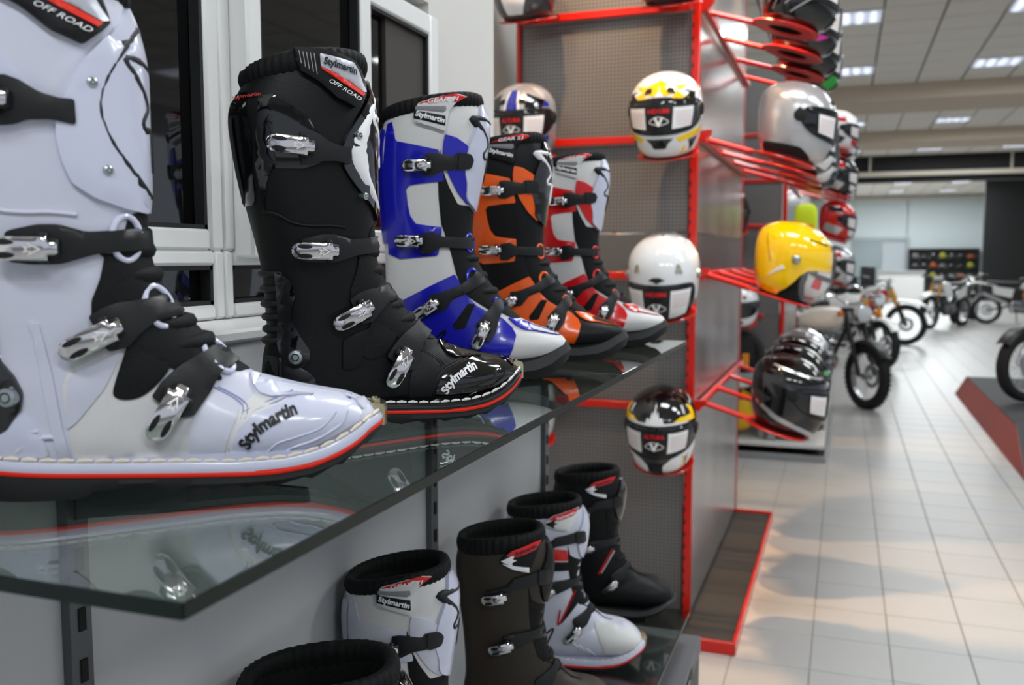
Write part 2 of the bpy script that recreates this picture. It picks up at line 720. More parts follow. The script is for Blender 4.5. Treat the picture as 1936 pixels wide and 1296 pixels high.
# ------------------------------------------------------------------ glass shelves with their slotted uprights
def glass_shelf(label, y0, y1, z, x0=-.678, x1=-.338):
    mb = MB()
    mb.box(((x0 + x1) / 2, (y0 + y1) / 2, z - .005), (x1 - x0, y1 - y0, .010), .0008)
    o = tag(mb.build('glass_shelf', M_SHELFGLASS, None, smooth=False), label, 'shelf', 'glass shelves along the grey wall')
    for c, s in (((x1 + .0004, (y0 + y1) / 2, z - .005), (.0008, y1 - y0 - .001, .0092)), (((x0 + x1) / 2, y0 - .0004, z - .005), (x1 - x0 - .001, .0008, .0092)), (((x0 + x1) / 2, y1 + .0004, z - .005), (x1 - x0 - .001, .0008, .0092))):
        e = MB()
        e.box(c, s)
        e.build('ground_edge', M_GLASSEDGE, o, smooth=False)['label'] = 'dark green ground glass edge'
    return o


glass_shelf('long green-edged glass shelf under the white and black boots', .405, 1.478, 1.31)
glass_shelf('short green-edged glass shelf under the orange and red boots', 1.481, 2.135, 1.31)
glass_shelf('lower glass shelf under the black collar and the all-white boot', .62, 1.478, .65)
glass_shelf('lower glass shelf under the white boot with the red sole stripe', 1.481, 2.185, .65, x1=-.328)
slot = MB()
slot.box((.0012, 0, 0), (.002, .008, .022))
slot_me = shared(slot, 'slot', M_HOLE, smooth=False)
for (y, lab, gap) in ((1.462, 'slotted steel upright on the grey wall behind the shelf joint', 0), (2.118, 'slotted steel upright at the far end of the grey wall', 0), (.66, 'slotted steel upright hidden behind the nearest white boot', 0)):
    t = thing('shelf_upright', lab, 'shelf upright', (-.680, y, 0), 0, 'slotted shelf uprights')
    mb = MB()
    mb.box((.006, 0, .70), (.012, .026, 1.38), .001)
    mb.build('channel', M_STEELSLOT, t)
    for k in range(27):
        o = link('slot', slot_me, t)
        o.location = (.0115, 0, .06 + k * .05)
    for z in (1.2985, .6385):
        mb = MB()
        mb.prism([(0.012, 0), (.26, 0), (.262, -.012), (.012, -.05)], -.003, .003, Matrix.Translation((0, 0, z + .0012)) @ Matrix.Rotation(PI / 2, 4, 'X'))
        mb.build('bracket', M_STEELSLOT, t, smooth=False)

# ------------------------------------------------------------------ boots: the lofted upper
# a control ring is (back x, back z, front x, front z, half width)
RINGS = {
    'A': [(-.174, .380, -.050, .398, .057), (-.190, .345, -.038, .350, .059), (-.187, .300, -.037, .300, .058), (-.178, .250, -.037, .252, .054),
          (-.168, .208, -.038, .212, .049), (-.161, .172, -.034, .182, .046), (-.159, .136, -.020, .152, .043), (-.158, .106, .002, .127, .042),
          (-.163, .080, .020, .108, .042), (-.165, .052, .034, .098, .042), (-.160, .022, .046, .091, .042), (-.100, .014, .058, .087, .043),
          (-.040, .014, .074, .082, .046), (.010, .014, .092, .077, .049), (.045, .015, .110, .073, .050), (.082, .018, .126, .069, .046),
          (.108, .026, .140, .062, .038), (.130, .036, .148, .054, .026), (.144, .045, .1525, .050, .012)],
    'B': [(-.218, .386, -.078, .408, .057), (-.226, .345, -.066, .372, .059), (-.224, .300, -.068, .320, .057), (-.218, .252, -.076, .264, .053),
          (-.211, .208, -.078, .220, .049), (-.207, .170, -.070, .182, .046), (-.204, .136, -.050, .148, .043), (-.200, .106, -.026, .119, .042),
          (-.202, .080, -.010, .101, .042), (-.204, .052, .002, .092, .042), (-.198, .024, .014, .086, .042), (-.134, .018, .024, .082, .043),
          (-.084, .018, .034, .078, .046), (-.040, .018, .044, .075, .048), (-.005, .019, .055, .071, .047), (.024, .021, .064, .067, .042),
          (.044, .024, .072, .061, .034), (.060, .030, .077, .053, .023), (.070, .037, .079, .045, .011)],
    'C': [(-.138, .332, .006, .346, .056), (-.146, .296, .022, .308, .057), (-.142, .250, .020, .264, .055), (-.138, .215, .012, .226, .051),
          (-.134, .185, .008, .196, .047), (-.132, .160, .010, .172, .045), (-.130, .130, .020, .146, .043), (-.130, .104, .034, .122, .042),
          (-.134, .078, .048, .108, .042), (-.136, .052, .060, .101, .042), (-.130, .024, .072, .097, .042), (-.070, .018, .082, .095, .044),
          (-.018, .018, .092, .092, .047), (.030, .018, .104, .088, .050), (.066, .019, .116, .081, .050), (.096, .022, .127, .073, .045),
          (.118, .028, .136, .063, .037), (.132, .036, .142, .052, .025), (.140, .043, .145, .047, .012)],
}


def shell_rings(kind, lean=0.0, per=3, n=44, grow=0.0):
    cps = spline(RINGS[kind], per)
    out = []
    for q in cps:
        bx, bz, fx, fz, w = q
        bx += lean * max(0, bz - .12)
        fx += lean * max(0, fz - .12)
        c = Vector(((bx + fx) / 2, 0, (bz + fz) / 2))
        a = Vector(((fx - bx) / 2, 0, (fz - bz) / 2))
        a = a * ((a.length + grow) / a.length)
        ring = []
        for k in range(n):
            t = 2 * PI * k / n
            e = 0.86
            co, si = math.cos(t), math.sin(t)
            co = math.copysign(abs(co) ** e, co)
            si = math.copysign(abs(si) ** e, si)
            ring.append(c + a * co + Vector((0, si * (w + grow), 0)))
        out.append(ring)
    return out


def shell_bvh(kind, lean=0.0):
    """ray-cast tree over a fine version of the upper, its fine rings and the coarse rings"""
    fine = shell_rings(kind, lean, 6, 88)
    n = len(fine[0])
    vs = [p for r in fine for p in r]
    fs = [(i * n + k, i * n + (k + 1) % n, (i + 1) * n + (k + 1) % n, (i + 1) * n + k) for i in range(len(fine) - 1) for k in range(n)]
    fs.append(tuple(range(n)))
    return BVHTree.FromPolygons(vs, fs), shell_rings(kind, lean), fine

# outlines on the side of each boot model, metres: x forward, z up
PAN = {
    'A': {
        'tag': [(-0.1387, 0.4046), (-0.1013, 0.4046), (-0.073, 0.3979), (-0.0642, 0.3889), (-0.0604, 0.3742), (-0.0595, 0.3668), (-0.0646, 0.3588), (-0.0748, 0.3486), (-0.0954, 0.3564), (-0.1144, 0.3719), (-0.1322, 0.3812), (-0.1371, 0.3921)],
        'tag_silver': [(-0.1134, 0.3999), (-0.076, 0.3953), (-0.0702, 0.3884), (-0.0605, 0.3681), (-0.0645, 0.3664), (-0.0852, 0.3763), (-0.1124, 0.3867)],
        'tag_red': [(-0.1122, 0.386), (-0.0901, 0.3777), (-0.0645, 0.3649), (-0.0676, 0.3612), (-0.0902, 0.3721), (-0.1118, 0.384)],
        'bars': [(-0.1335, 0.4006), (-0.1313, 0.3877), (-0.1299, 0.4), (-0.1276, 0.3848), (-0.1264, 0.3997), (-0.1239, 0.3825), (-0.1227, 0.3993), (-0.1199, 0.3803), (-0.1191, 0.3991), (-0.1162, 0.3781)],
        'tag_text': [(-0.1116, 0.3902), (-0.0737, 0.3857)],
        'off_text': [(-0.1047, 0.375), (-0.0716, 0.359)],
        'calf': [(-0.1812, 0.3663), (-0.1766, 0.3694), (-0.156, 0.3548), (-0.1391, 0.3453), (-0.1257, 0.3361), (-0.1155, 0.3229), (-0.1108, 0.3159), (-0.1119, 0.2892), (-0.1307, 0.2824), (-0.16, 0.2824), (-0.1631, 0.2761), (-0.1658, 0.2579), (-0.1681, 0.2395), (-0.1739, 0.2368), (-0.178, 0.2502), (-0.1818, 0.2693), (-0.1864, 0.2967)],
        'calf_text': [(-0.1874, 0.3526), (-0.1836, 0.3541)],
        'seam': [(-0.1673, 0.2386), (-0.1559, 0.2356), (-0.1388, 0.2263), (-0.1206, 0.2237), (-0.1013, 0.224), (-0.0839, 0.2224)],
        'plate': [(-0.0434, 0.3729), (-0.0543, 0.3665), (-0.0719, 0.349), (-0.0809, 0.333), (-0.085, 0.3138), (-0.0845, 0.2873), (-0.0811, 0.254), (-0.0717, 0.2443), (-0.0518, 0.2355), (-0.0383, 0.2309), (-0.0377, 0.2437), (-0.0374, 0.2855), (-0.0373, 0.3333), (-0.0399, 0.3582)],
        'strap1': [(-0.1342, 0.3201), (-0.125, 0.3219), (-0.1156, 0.3183), (-0.104, 0.3107), (-0.092, 0.3073), (-0.0825, 0.3071), (-0.082, 0.2883), (-0.0971, 0.2918), (-0.1119, 0.2909), (-0.1214, 0.2869), (-0.1334, 0.2856)],
        'strap2': [(-0.1314, 0.2102), (-0.111, 0.2151), (-0.0972, 0.2153), (-0.0783, 0.2097), (-0.0568, 0.2113), (-0.0386, 0.2146), (-0.0374, 0.196), (-0.0375, 0.1961), (-0.0715, 0.1932), (-0.0958, 0.1852), (-0.1154, 0.1852), (-0.1292, 0.1872)],
        'strap3': [(-0.0795, 0.1446), (-0.07, 0.1513), (-0.06, 0.1546), (-0.0441, 0.1561), (-0.0246, 0.1584), (-0.0141, 0.1432), (-0.0156, 0.1402), (-0.0334, 0.1382), (-0.044, 0.1296), (-0.0534, 0.119), (-0.0663, 0.1165)],
        'strap4': [(-0.037, 0.0794), (-0.03, 0.0895), (-0.0172, 0.1019), (-0.0041, 0.1089), (0.012, 0.115), (0.025, 0.1032), (0.0297, 0.0999), (0.0136, 0.0938), (0.0055, 0.0768), (-0.0056, 0.0618), (-0.0161, 0.0606)],
        'buckle1': [(-0.1634, 0.3081), (-0.1228, 0.3042)],
        'buckle2': [(-0.141, 0.1986), (-0.0959, 0.1982)],
        'buckle3': [(-0.0983, 0.1166), (-0.0577, 0.1376)],
        'buckle4': [(-0.0367, 0.0463), (-0.0139, 0.084)],
        'screw': [(-0.1358, 0.0828)],
        'plate_screws': [(-0.0712, 0.3207), (-0.0635, 0.2566)],
        'toe': [(0.0799, 0.0735), (0.113, 0.0709), (0.1246, 0.0663), (0.129, 0.0555), (0.1261, 0.0496), (0.09, 0.0324), (0.0692, 0.0248), (0.0368, 0.0213), (0.0253, 0.0219), (0.0221, 0.0374), (0.0277, 0.0502), (0.0387, 0.0596), (0.0572, 0.0664)],
        'ridge': [(0.0391, 0.0922), (0.0476, 0.0884), (0.0557, 0.0834), (0.0848, 0.0765), (0.1219, 0.0699), (0.1361, 0.0638), (0.1302, 0.0573), (0.1236, 0.066), (0.1094, 0.0699), (0.0828, 0.0724), (0.0542, 0.0727), (0.0453, 0.076), (0.0408, 0.0833)],
        'toe_text': [(0.0353, 0.0329), (0.0406, 0.0415), (0.049, 0.0481), (0.0594, 0.0536), (0.0746, 0.0589)],
        'instep': [(0.0072, 0.0834), (0.0245, 0.0726), (0.0292, 0.0658), (0.0264, 0.0572), (0.0199, 0.0436), (0.0164, 0.0314), (0.0166, 0.022), (-0.0097, 0.0239), (-0.0101, 0.0512), (-0.0016, 0.0704)],
        'ankle': [(-0.0866, 0.0999), (-0.0717, 0.1068), (-0.0558, 0.1121), (-0.0468, 0.1188), (-0.0539, 0.1), (-0.0637, 0.0855), (-0.066, 0.0715), (-0.0774, 0.0671), (-0.0871, 0.0677)],
        'arm': [(-0.1581, 0.1753), (-0.148, 0.173), (-0.1414, 0.1668), (-0.1353, 0.1514), (-0.139, 0.1368), (-0.1389, 0.1232), (-0.1308, 0.1046), (-0.122, 0.0898), (-0.1222, 0.08), (-0.1297, 0.0714), (-0.1387, 0.0696), (-0.148, 0.0755), (-0.1595, 0.0963), (-0.1555, 0.1168), (-0.1544, 0.1463)],
    },
    'AW': {
        'flex': [(-0.0482, 0.1347), (-0.0476, 0.1263), (-0.0386, 0.1141), (-0.0231, 0.1047), (-0.0298, 0.0916), (-0.0428, 0.0804), (-0.0554, 0.0777), (-0.0638, 0.0815), (-0.0627, 0.0916), (-0.0567, 0.1099), (-0.0524, 0.1231)],
        'gait': [(-0.077, 0.1564), (-0.0703, 0.1736), (-0.0668, 0.19), (-0.0711, 0.1933), (-0.037, 0.1926), (-0.0332, 0.177), (-0.0374, 0.1644), (-0.0438, 0.1546), (-0.0458, 0.1379), (-0.0383, 0.1258), (-0.0134, 0.1041), (-0.0016, 0.1133), (0.0098, 0.1022), (0.0172, 0.0882), (0.0026, 0.0894), (-0.0231, 0.1047), (-0.0476, 0.1263), (-0.0535, 0.1382), (-0.0775, 0.144)],
        'heel': [(-0.1439, 0.1397), (-0.143, 0.1116), (-0.1324, 0.0986), (-0.1268, 0.0855), (-0.129, 0.0722), (-0.139, 0.0572), (-0.1472, 0.052)],
        'side': [(-0.121, 0.1407), (-0.1135, 0.1398), (-0.1064, 0.1016), (-0.1007, 0.0564), (-0.0924, 0.0142), (-0.1003, 0.0146), (-0.1085, 0.0533), (-0.1135, 0.0952), (-0.1172, 0.1283)],
        'platew': [(-0.0606, 0.3575), (-0.0753, 0.3371), (-0.0844, 0.3194), (-0.0937, 0.2976), (-0.0952, 0.2814), (-0.0925, 0.2638), (-0.0866, 0.2465), (-0.072, 0.2356), (-0.0527, 0.2281), (-0.0386, 0.225), (-0.0376, 0.2502), (-0.0374, 0.3145), (-0.0413, 0.3643)],
        'anklew': [(-0.0959, 0.0997), (-0.0572, 0.1166), (-0.0639, 0.1001), (-0.0706, 0.0869), (-0.0898, 0.0626), (-0.0977, 0.0562)],
    },
    'B': {
        'frame': [(-0.1772, 0.3379), (-0.1317, 0.3329), (-0.1301, 0.3289), (-0.1209, 0.2889), (-0.1469, 0.2866), (-0.1719, 0.2832), (-0.1763, 0.2773), (-0.1724, 0.2554), (-0.1684, 0.2408), (-0.1593, 0.229), (-0.1394, 0.226), (-0.1208, 0.224), (-0.1208, 0.2207), (-0.1205, 0.2149), (-0.1235, 0.1831), (-0.1806, 0.1785), (-0.2077, 0.1856)],
        'plate': [(-0.1206, 0.3912), (-0.1114, 0.4011), (-0.1028, 0.4041), (-0.0785, 0.4079), (-0.0717, 0.3912), (-0.0661, 0.3654), (-0.0689, 0.3168), (-0.0769, 0.2606), (-0.0782, 0.2563), (-0.0802, 0.3044), (-0.0839, 0.3298), (-0.0907, 0.3406), (-0.1077, 0.3513), (-0.1228, 0.356)],
        'plate_side': [(-0.1236, 0.3547), (-0.1077, 0.351), (-0.0907, 0.3403), (-0.084, 0.3266), (-0.0805, 0.3044), (-0.0791, 0.2554), (-0.0871, 0.2581), (-0.1006, 0.2731), (-0.1144, 0.297), (-0.1254, 0.3225), (-0.1255, 0.3416)],
        'strap1': [(-0.1497, 0.3275), (-0.1399, 0.3289), (-0.1269, 0.327), (-0.1094, 0.3239), (-0.1063, 0.329), (-0.0877, 0.3277), (-0.084, 0.3218), (-0.0864, 0.3092), (-0.108, 0.305), (-0.1207, 0.3046), (-0.1386, 0.2962), (-0.1517, 0.2971)],
        'buckle1': [(-0.1836, 0.3105), (-0.1392, 0.3111)],
        'badge': [(-0.165, 0.3972), (-0.1306, 0.4071), (-0.1078, 0.4106), (-0.0964, 0.408), (-0.111, 0.3989), (-0.12, 0.3866), (-0.1241, 0.3582), (-0.1437, 0.3646), (-0.1683, 0.3705)],
        'badge_red': [(-0.1642, 0.3961), (-0.1388, 0.4044), (-0.1143, 0.4107), (-0.0972, 0.4077), (-0.111, 0.3992), (-0.1306, 0.397), (-0.1486, 0.3953)],
        'badge_mesh': [(-0.1674, 0.3924), (-0.1249, 0.3926), (-0.1241, 0.3867), (-0.1281, 0.3835), (-0.1675, 0.3877)],
        'badge_text': [(-0.168, 0.3777), (-0.1232, 0.3691)],
        'gear_text': [(-0.1584, 0.3952), (-0.111, 0.4047)],
        'strap2': [(-0.1495, 0.215), (-0.1319, 0.2178), (-0.1205, 0.2107), (-0.0873, 0.2093), (-0.0777, 0.2108), (-0.077, 0.2061), (-0.0744, 0.1936), (-0.0738, 0.1922), (-0.1206, 0.1953), (-0.1362, 0.1856), (-0.1499, 0.1856)],
        'buckle2': [(-0.1875, 0.2054), (-0.1448, 0.2043)],
        'loop2': [(-0.0765, 0.2016)],
        'foot': [(-0.1991, 0.1079), (-0.176, 0.1168), (-0.1328, 0.1393), (-0.0977, 0.1559), (-0.09, 0.1452), (-0.0782, 0.1258), (-0.0627, 0.1102), (-0.0491, 0.1024), (-0.0231, 0.0905), (-0.0083, 0.0771), (-0.0019, 0.066), (-0.007, 0.0471), (-0.0197, 0.0229)],
        'foot_cut': [(-0.0978, 0.0819), (-0.0857, 0.0986), (-0.0752, 0.1132), (-0.0646, 0.1122), (-0.0721, 0.0947), (-0.0798, 0.0767), (-0.0954, 0.0747)],
        'gait': [(-0.1293, 0.3353), (-0.1231, 0.3033), (-0.113, 0.281), (-0.0992, 0.257), (-0.0789, 0.2543), (-0.0772, 0.2572), (-0.0789, 0.2251), (-0.0778, 0.2113), (-0.0727, 0.1879), (-0.0645, 0.1691), (-0.0569, 0.1526), (-0.0462, 0.1274), (-0.0227, 0.102), (-0.0415, 0.1023), (-0.0782, 0.1248), (-0.09, 0.1452), (-0.0954, 0.1569), (-0.1054, 0.1879), (-0.1167, 0.2169), (-0.1215, 0.2276), (-0.1276, 0.2648), (-0.1304, 0.2969)],
        'strap3': [(-0.1329, 0.1276), (-0.1191, 0.1286), (-0.0899, 0.1394), (-0.0786, 0.1471), (-0.0679, 0.1596), (-0.0567, 0.1507), (-0.0535, 0.1429), (-0.0783, 0.1277), (-0.0975, 0.12), (-0.1112, 0.1023), (-0.1251, 0.1003)],
        'buckle3': [(-0.1573, 0.0919), (-0.1161, 0.1189)],
        'loop3': [(-0.0666, 0.1499)],
        'strap4': [(-0.0643, 0.0811), (-0.0585, 0.0879), (-0.0453, 0.1024), (-0.0347, 0.1195), (-0.0242, 0.1115), (-0.0246, 0.102), (-0.0298, 0.0887), (-0.0331, 0.0695), (-0.0424, 0.0561), (-0.0523, 0.0579)],
        'buckle4': [(-0.0658, 0.0461), (-0.046, 0.0859)],
        'ridge': [(-0.0156, 0.0914), (0.0044, 0.087), (0.0355, 0.0774), (0.0669, 0.0646), (0.0671, 0.0645), (0.0287, 0.0715), (0.0093, 0.0737), (-0.0047, 0.0808)],
        'star': [(-0.1231, 0.064), (-0.1082, 0.074), (-0.1152, 0.0592), (-0.1053, 0.0583)],
    },
    'C': {
        'plate': [(-0.0033, 0.3442), (0.0077, 0.3413), (0.0143, 0.3284), (0.0221, 0.2897), (0.0121, 0.2297), (-0.003, 0.2372), (-0.0168, 0.2673), (-0.0207, 0.2941), (-0.0152, 0.3262)],
        'badge': [(-0.074, 0.3312), (-0.0553, 0.3478), (-0.0192, 0.3489), (0.0132, 0.3606), (-0.0047, 0.3348), (-0.0154, 0.3201), (-0.0226, 0.2997), (-0.0588, 0.3127)],
        'badge_red': [(-0.0625, 0.3386), (-0.0264, 0.3478), (0.0089, 0.3599), (0.0025, 0.3459), (-0.0264, 0.333), (-0.0444, 0.3367)],
        'badge_text': [(-0.0354, 0.3356), (0.006, 0.3532)],
        'arrow': [(-0.0697, 0.3294), (-0.0553, 0.3349), (-0.0426, 0.3386), (-0.0462, 0.3275), (-0.039, 0.3256), (-0.0516, 0.3164)],
        'strap1': [(-0.0462, 0.2843), (-0.0039, 0.292), (0.0137, 0.2911), (0.0163, 0.2699), (-0.0037, 0.271), (-0.0461, 0.2655)],
        'strap2': [(-0.0654, 0.1841), (-0.0435, 0.1895), (-0.002, 0.1923), (0.0073, 0.19), (0.0102, 0.169), (-0.0097, 0.1757), (-0.0433, 0.1625), (-0.0652, 0.1609)],
        'buckle2': [(-0.0744, 0.1666), (-0.0433, 0.174)],
        'strap3': [(-0.0097, 0.1059), (0.0208, 0.1228), (0.0274, 0.1304), (0.0344, 0.1202), (0.0202, 0.0928), (-0.0022, 0.0796)],
        'buckle3': [(-0.0262, 0.0594), (0.0089, 0.0937)],
        'gait': [(-0.0205, 0.2677), (-0.0146, 0.2437), (0.0114, 0.2258), (0.0078, 0.1812), (0.0298, 0.127), (0.0775, 0.093), (0.0592, 0.099), (0.029, 0.1231), (-0.0021, 0.1415), (-0.0116, 0.1724), (-0.0178, 0.2124)],
        'vee': [(-0.002, 0.1628), (-0.0374, 0.0955), (-0.0356, 0.122), (-0.0173, 0.1622)],
        'star': [(-0.074, 0.0721), (-0.0483, 0.0879), (-0.0676, 0.0491)],
        'toe': [(0.0377, 0.1036), (0.0562, 0.041), (0.0927, 0.0492), (0.124, 0.065), (0.1336, 0.0657), (0.1154, 0.081), (0.0882, 0.0928), (0.0743, 0.0949), (0.0524, 0.1043)],
        'tongue': [(0.0449, 0.1096), (0.0912, 0.0918), (0.1178, 0.0795), (0.1274, 0.0723), (0.1129, 0.0826), (0.0774, 0.0926), (0.0599, 0.1005)],
        'pad': [(-0.006, 0.0579), (0.0314, 0.0883), (0.0526, 0.0387), (0.0016, 0.0365)],
    },
}

# ------------------------------------------------------------------ boots: materials
M_CHROME = mat('polished_buckle_steel', (215, 212, 214), 0.12, 1.0)
M_SLOT = mat('buckle_slot_shadow_black', (12, 12, 13), 0.5)
M_ENGR = mat('engraved_mark', (238, 232, 228), 0.35, 0.4)
M_STRAP = mat('black_rubber_strap', (24, 25, 27), 0.42, bump=0.15, bscale=500, spec=0.4)
M_LINER = mat('black_collar_fabric', (10, 10, 11), 0.7, bump=0.5, bscale=260, spec=0.3)
M_BLACKLEATHER = mat('matt_black_leather', (9, 9, 10), 0.5, bump=0.25, bscale=420, noise=0.15, spec=0.28)
M_BLACKGLOSS = mat('gloss_black_plastic', (8, 8, 9), 0.09, coat=0.6)
M_WHITELEATHER = mat('white_leather', (212, 211, 210), 0.45, bump=0.15, bscale=380, noise=0.03)
M_WHITEGLOSS = mat('gloss_bluish_white_plastic', (200, 203, 222), 0.22, coat=0.35)
M_WHITESATIN = mat('satin_white_polyurethane', (200, 202, 216), 0.36, coat=0.1, noise=0.02)
M_BLUE = mat('blue_plastic', (22, 24, 170), 0.25, coat=0.3)
M_ORANGE = mat('orange_plastic', (240, 92, 8), 0.28, coat=0.25)
M_RED = mat('red_plastic', (205, 14, 20), 0.28, coat=0.25)
M_REDSOLE = mat('red_midsole_rubber', (222, 38, 16), 0.45)
M_OUTSOLE = mat('black_outsole_rubber', (24, 25, 26), 0.6, bump=0.3, bscale=200)
M_STITCH = mat('cream_welt_thread', (226, 214, 196), 0.7)
M_STITCHW = mat('white_welt_thread', (226, 224, 220), 0.7)
M_SILVER = mat('silver_badge_film', (190, 192, 200), 0.35, 0.3)
M_GREYMESH = mat('grey_badge_mesh', (128, 130, 134), 0.6, bump=0.6, bscale=900)
M_BROWN = mat('dark_brown_oiled_leather', (44, 36, 26), 0.5, noise=0.35, nscale=18, bump=0.4, bscale=300)
M_TOEMETAL = mat('toe_plate_metal', (208, 198, 160), 0.2, 1.0)
M_SCREW = mat('zinc_screw', (176, 184, 186), 0.3, 1.0)
M_INKBLACK = mat('black_lettering', (16, 17, 22), 0.5)
M_INKWHITE = mat('white_lettering', (236, 236, 238), 0.5)
M_INKRED = mat('red_lettering', (190, 50, 45), 0.5)


def lerp_tab(tab, x):
    if x <= tab[0][0]:
        return tab[0][1]
    for (a, b), (c, d) in zip(tab, tab[1:]):
        if x <= c:
            return b + (d - b) * (x - a) / (c - a)
    return tab[-1][1]


SOLE = {
    'A': dict(top=[(-.17, .0345), (-.06, .0275), (-.016, .025), (.021, .0225), (.062, .023), (.083, .0265), (.1, .0315), (.113, .037), (.126, .0435), (.136, .050), (.16, .056)],
              red=[(-.17, .0265), (-.06, .0195), (-.019, .0170), (.03, .0145), (.056, .0145), (.085, .0180), (.109, .0255), (.126, .0340), (.138, .0425), (.16, .049)],
              bot=[(-.17, 0), (-.088, 0), (-.082, .006), (-.04, .006), (-.02, .001), (0, 0), (.05, 0), (.063, .001), (.086, .004), (.111, .013), (.134, .028), (.16, .040)]),
    'B': dict(top=[(-.21, .034), (-.1, .028), (-.04, .024), (0, .026), (.03, .032), (.05, .040), (.066, .053), (.085, .058)],
              bot=[(-.21, 0), (-.12, 0), (-.115, .005), (-.08, .005), (-.07, 0), (0, 0), (.03, .002), (.055, .010), (.07, .020), (.085, .030)]),
    'C': dict(top=[(-.15, .034), (-.05, .026), (0, .021), (.05, .020), (.08, .024), (.105, .033), (.125, .043), (.145, .052)],
              red=[(-.15, .020), (-.05, .014), (0, .010), (.05, .010), (.08, .014), (.105, .023), (.125, .033), (.145, .042)],
              bot=[(-.15, 0), (-.05, 0), (-.045, .005), (-.02, .005), (-.01, 0), (.05, 0), (.08, .005), (.105, .014), (.125, .026), (.145, .036)]),
}


def hull(pts):
    pts = sorted(set(pts))

    def half(ps):
        h = []
        for p in ps:
            while len(h) > 1 and (h[-1][0] - h[-2][0]) * (p[1] - h[-2][1]) - (h[-1][1] - h[-2][1]) * (p[0] - h[-2][0]) <= 0:
                h.pop()
            h.append(p)
        return h[:-1]
    return half(pts) + half(pts[::-1])


def outline_of(rings, grow, n=110):
    H = hull([(round(p.x, 5), round(p.y, 5)) for r in rings for p in r if p.z < .075])
    cx = sum(p[0] for p in H) / len(H)
    P = []
    m = len(H)
    L = [0]
    for i in range(m):
        a, b = Vector(H[i]), Vector(H[(i + 1) % m])
        L.append(L[-1] + (b - a).length)
    j = 0
    for k in range(n):
        s = L[-1] * k / n
        while L[j + 1] < s:
            j += 1
        a, b = Vector(H[j]), Vector(H[(j + 1) % m])
        P.append(a.lerp(b, (s - L[j]) / max(1e-9, L[j + 1] - L[j])))
    for _ in range(3):
        P = [(P[i - 1] + P[i] * 2 + P[(i + 1) % n]) / 4 for i in range(n)]
    out = []
    for i in range(n):
        t = (P[(i + 1) % n] - P[i - 1]).normalized()
        # slimmer waist
        x = P[i].x
        q = P[i] + Vector((t.y, -t.x)) * grow
        out.append(Vector((q.x, q.y)))
    return out


def sole_layer(mb, ol, zt, zb, inset_t=0.0, inset_b=0.0, bulge=0.0015, saw=0.0):
    n = len(ol)
    nor = []
    for i in range(n):
        t = (ol[(i + 1) % n] - ol[i - 1]).normalized()
        nor.append(Vector((t.y, -t.x)))
    rings = []
    for (f, off) in ((0, -inset_b), (.5, bulge), (1, -inset_t)):
        r = []
        for i in range(n):
            q = ol[i] + nor[i] * off
            b = zb(q.x)
            if saw and f == 0 and q.x > -.02:
                b += saw * ((q.x * 38) % 1.0)
            r.append(Vector((q.x, q.y, b + (zt(q.x) - b) * f)))
        rings.append(r)
    mb.loft(rings, True, True)


# shared meshes of one buckle
def mesh_only(mb, name, m, angle=40):
    o = mb.build(name, m, None, angle=angle)
    me = o.data
    bpy.data.objects.remove(o)
    return me


def make_buckle_meshes():
    L, W = .046, .0165
    half = [(-.5, 0), (-.49, .18), (-.45, .34), (-.38, .46), (-.28, .5), (.34, .5), (.36, .5), (.37, .26), (.46, .26), (.5, .2)]
    ol = [(x * L, y * W) for x, y in half] + [(x * L, -y * W) for x, y in half[::-1] if y > 0]

    def arch(u, v):
        return Vector((u, v, .0085 - 9.0 * (u - .004) ** 2 - 12 * v * v)), Vector((18 * (u - .004), 24 * v, 1)).normalized()
    V, F = fill2d(ol, .0024)
    mb = MB()
    mb.add(*drape(V, F, arch, .0018, -.0016))
    pl = mesh_only(mb, 'buckle', M_CHROME)
    mb = MB()
    for s in (-1, 1):
        cx, cy = -.22 * L, s * .27 * W
        p = [(cx + .15 * L * math.cos(a), cy + .125 * W * math.sin(a)) for a in [2 * PI * k / 14 for k in range(14)]]
        V, F = fill2d(p, .003)
        mb.add(*drape(V, F, arch, .0034, .001, soft=.9))
    sl = mesh_only(mb, 'buckle_slot', M_SLOT)
    mb = MB()
    ar = [(.30, 0), (.12, .26), (.15, .1), (.05, .14), (.09, 0), (.05, -.14), (.15, -.1), (.12, -.26)]
    inn = [(.25, 0), (.15, .14), (.17, .05), (.10, .06), (.13, 0), (.10, -.06), (.17, -.05), (.15, -.14)]
    vs, fs = [], []
    for (a, b) in zip(ar, inn):
        for (x, y) in (a, b):
            p, nn = arch(x * L, y * W)
            vs.append(p + nn * .0030)
    m = len(ar)
    for i in range(m):
        j = (i + 1) % m
        fs.append((2 * i, 2 * j, 2 * j + 1, 2 * i + 1))
    mb.add(vs, fs)
    em = mesh_only(mb, 'buckle_mark', M_ENGR)
    mb = MB()
    mb.box((.004, 0, .0008), (L * .86, W * .86, .010), .002)
    mb.box((L * .30, W * .56, .003), (.007, .004, .007), .0015)
    mb.box((L * .30, -W * .56, .003), (.007, .004, .007), .0015)
    ba = mesh_only(mb, 'buckle_base', M_STRAP)
    return pl, sl, em, ba


BUCKLE = make_buckle_meshes()


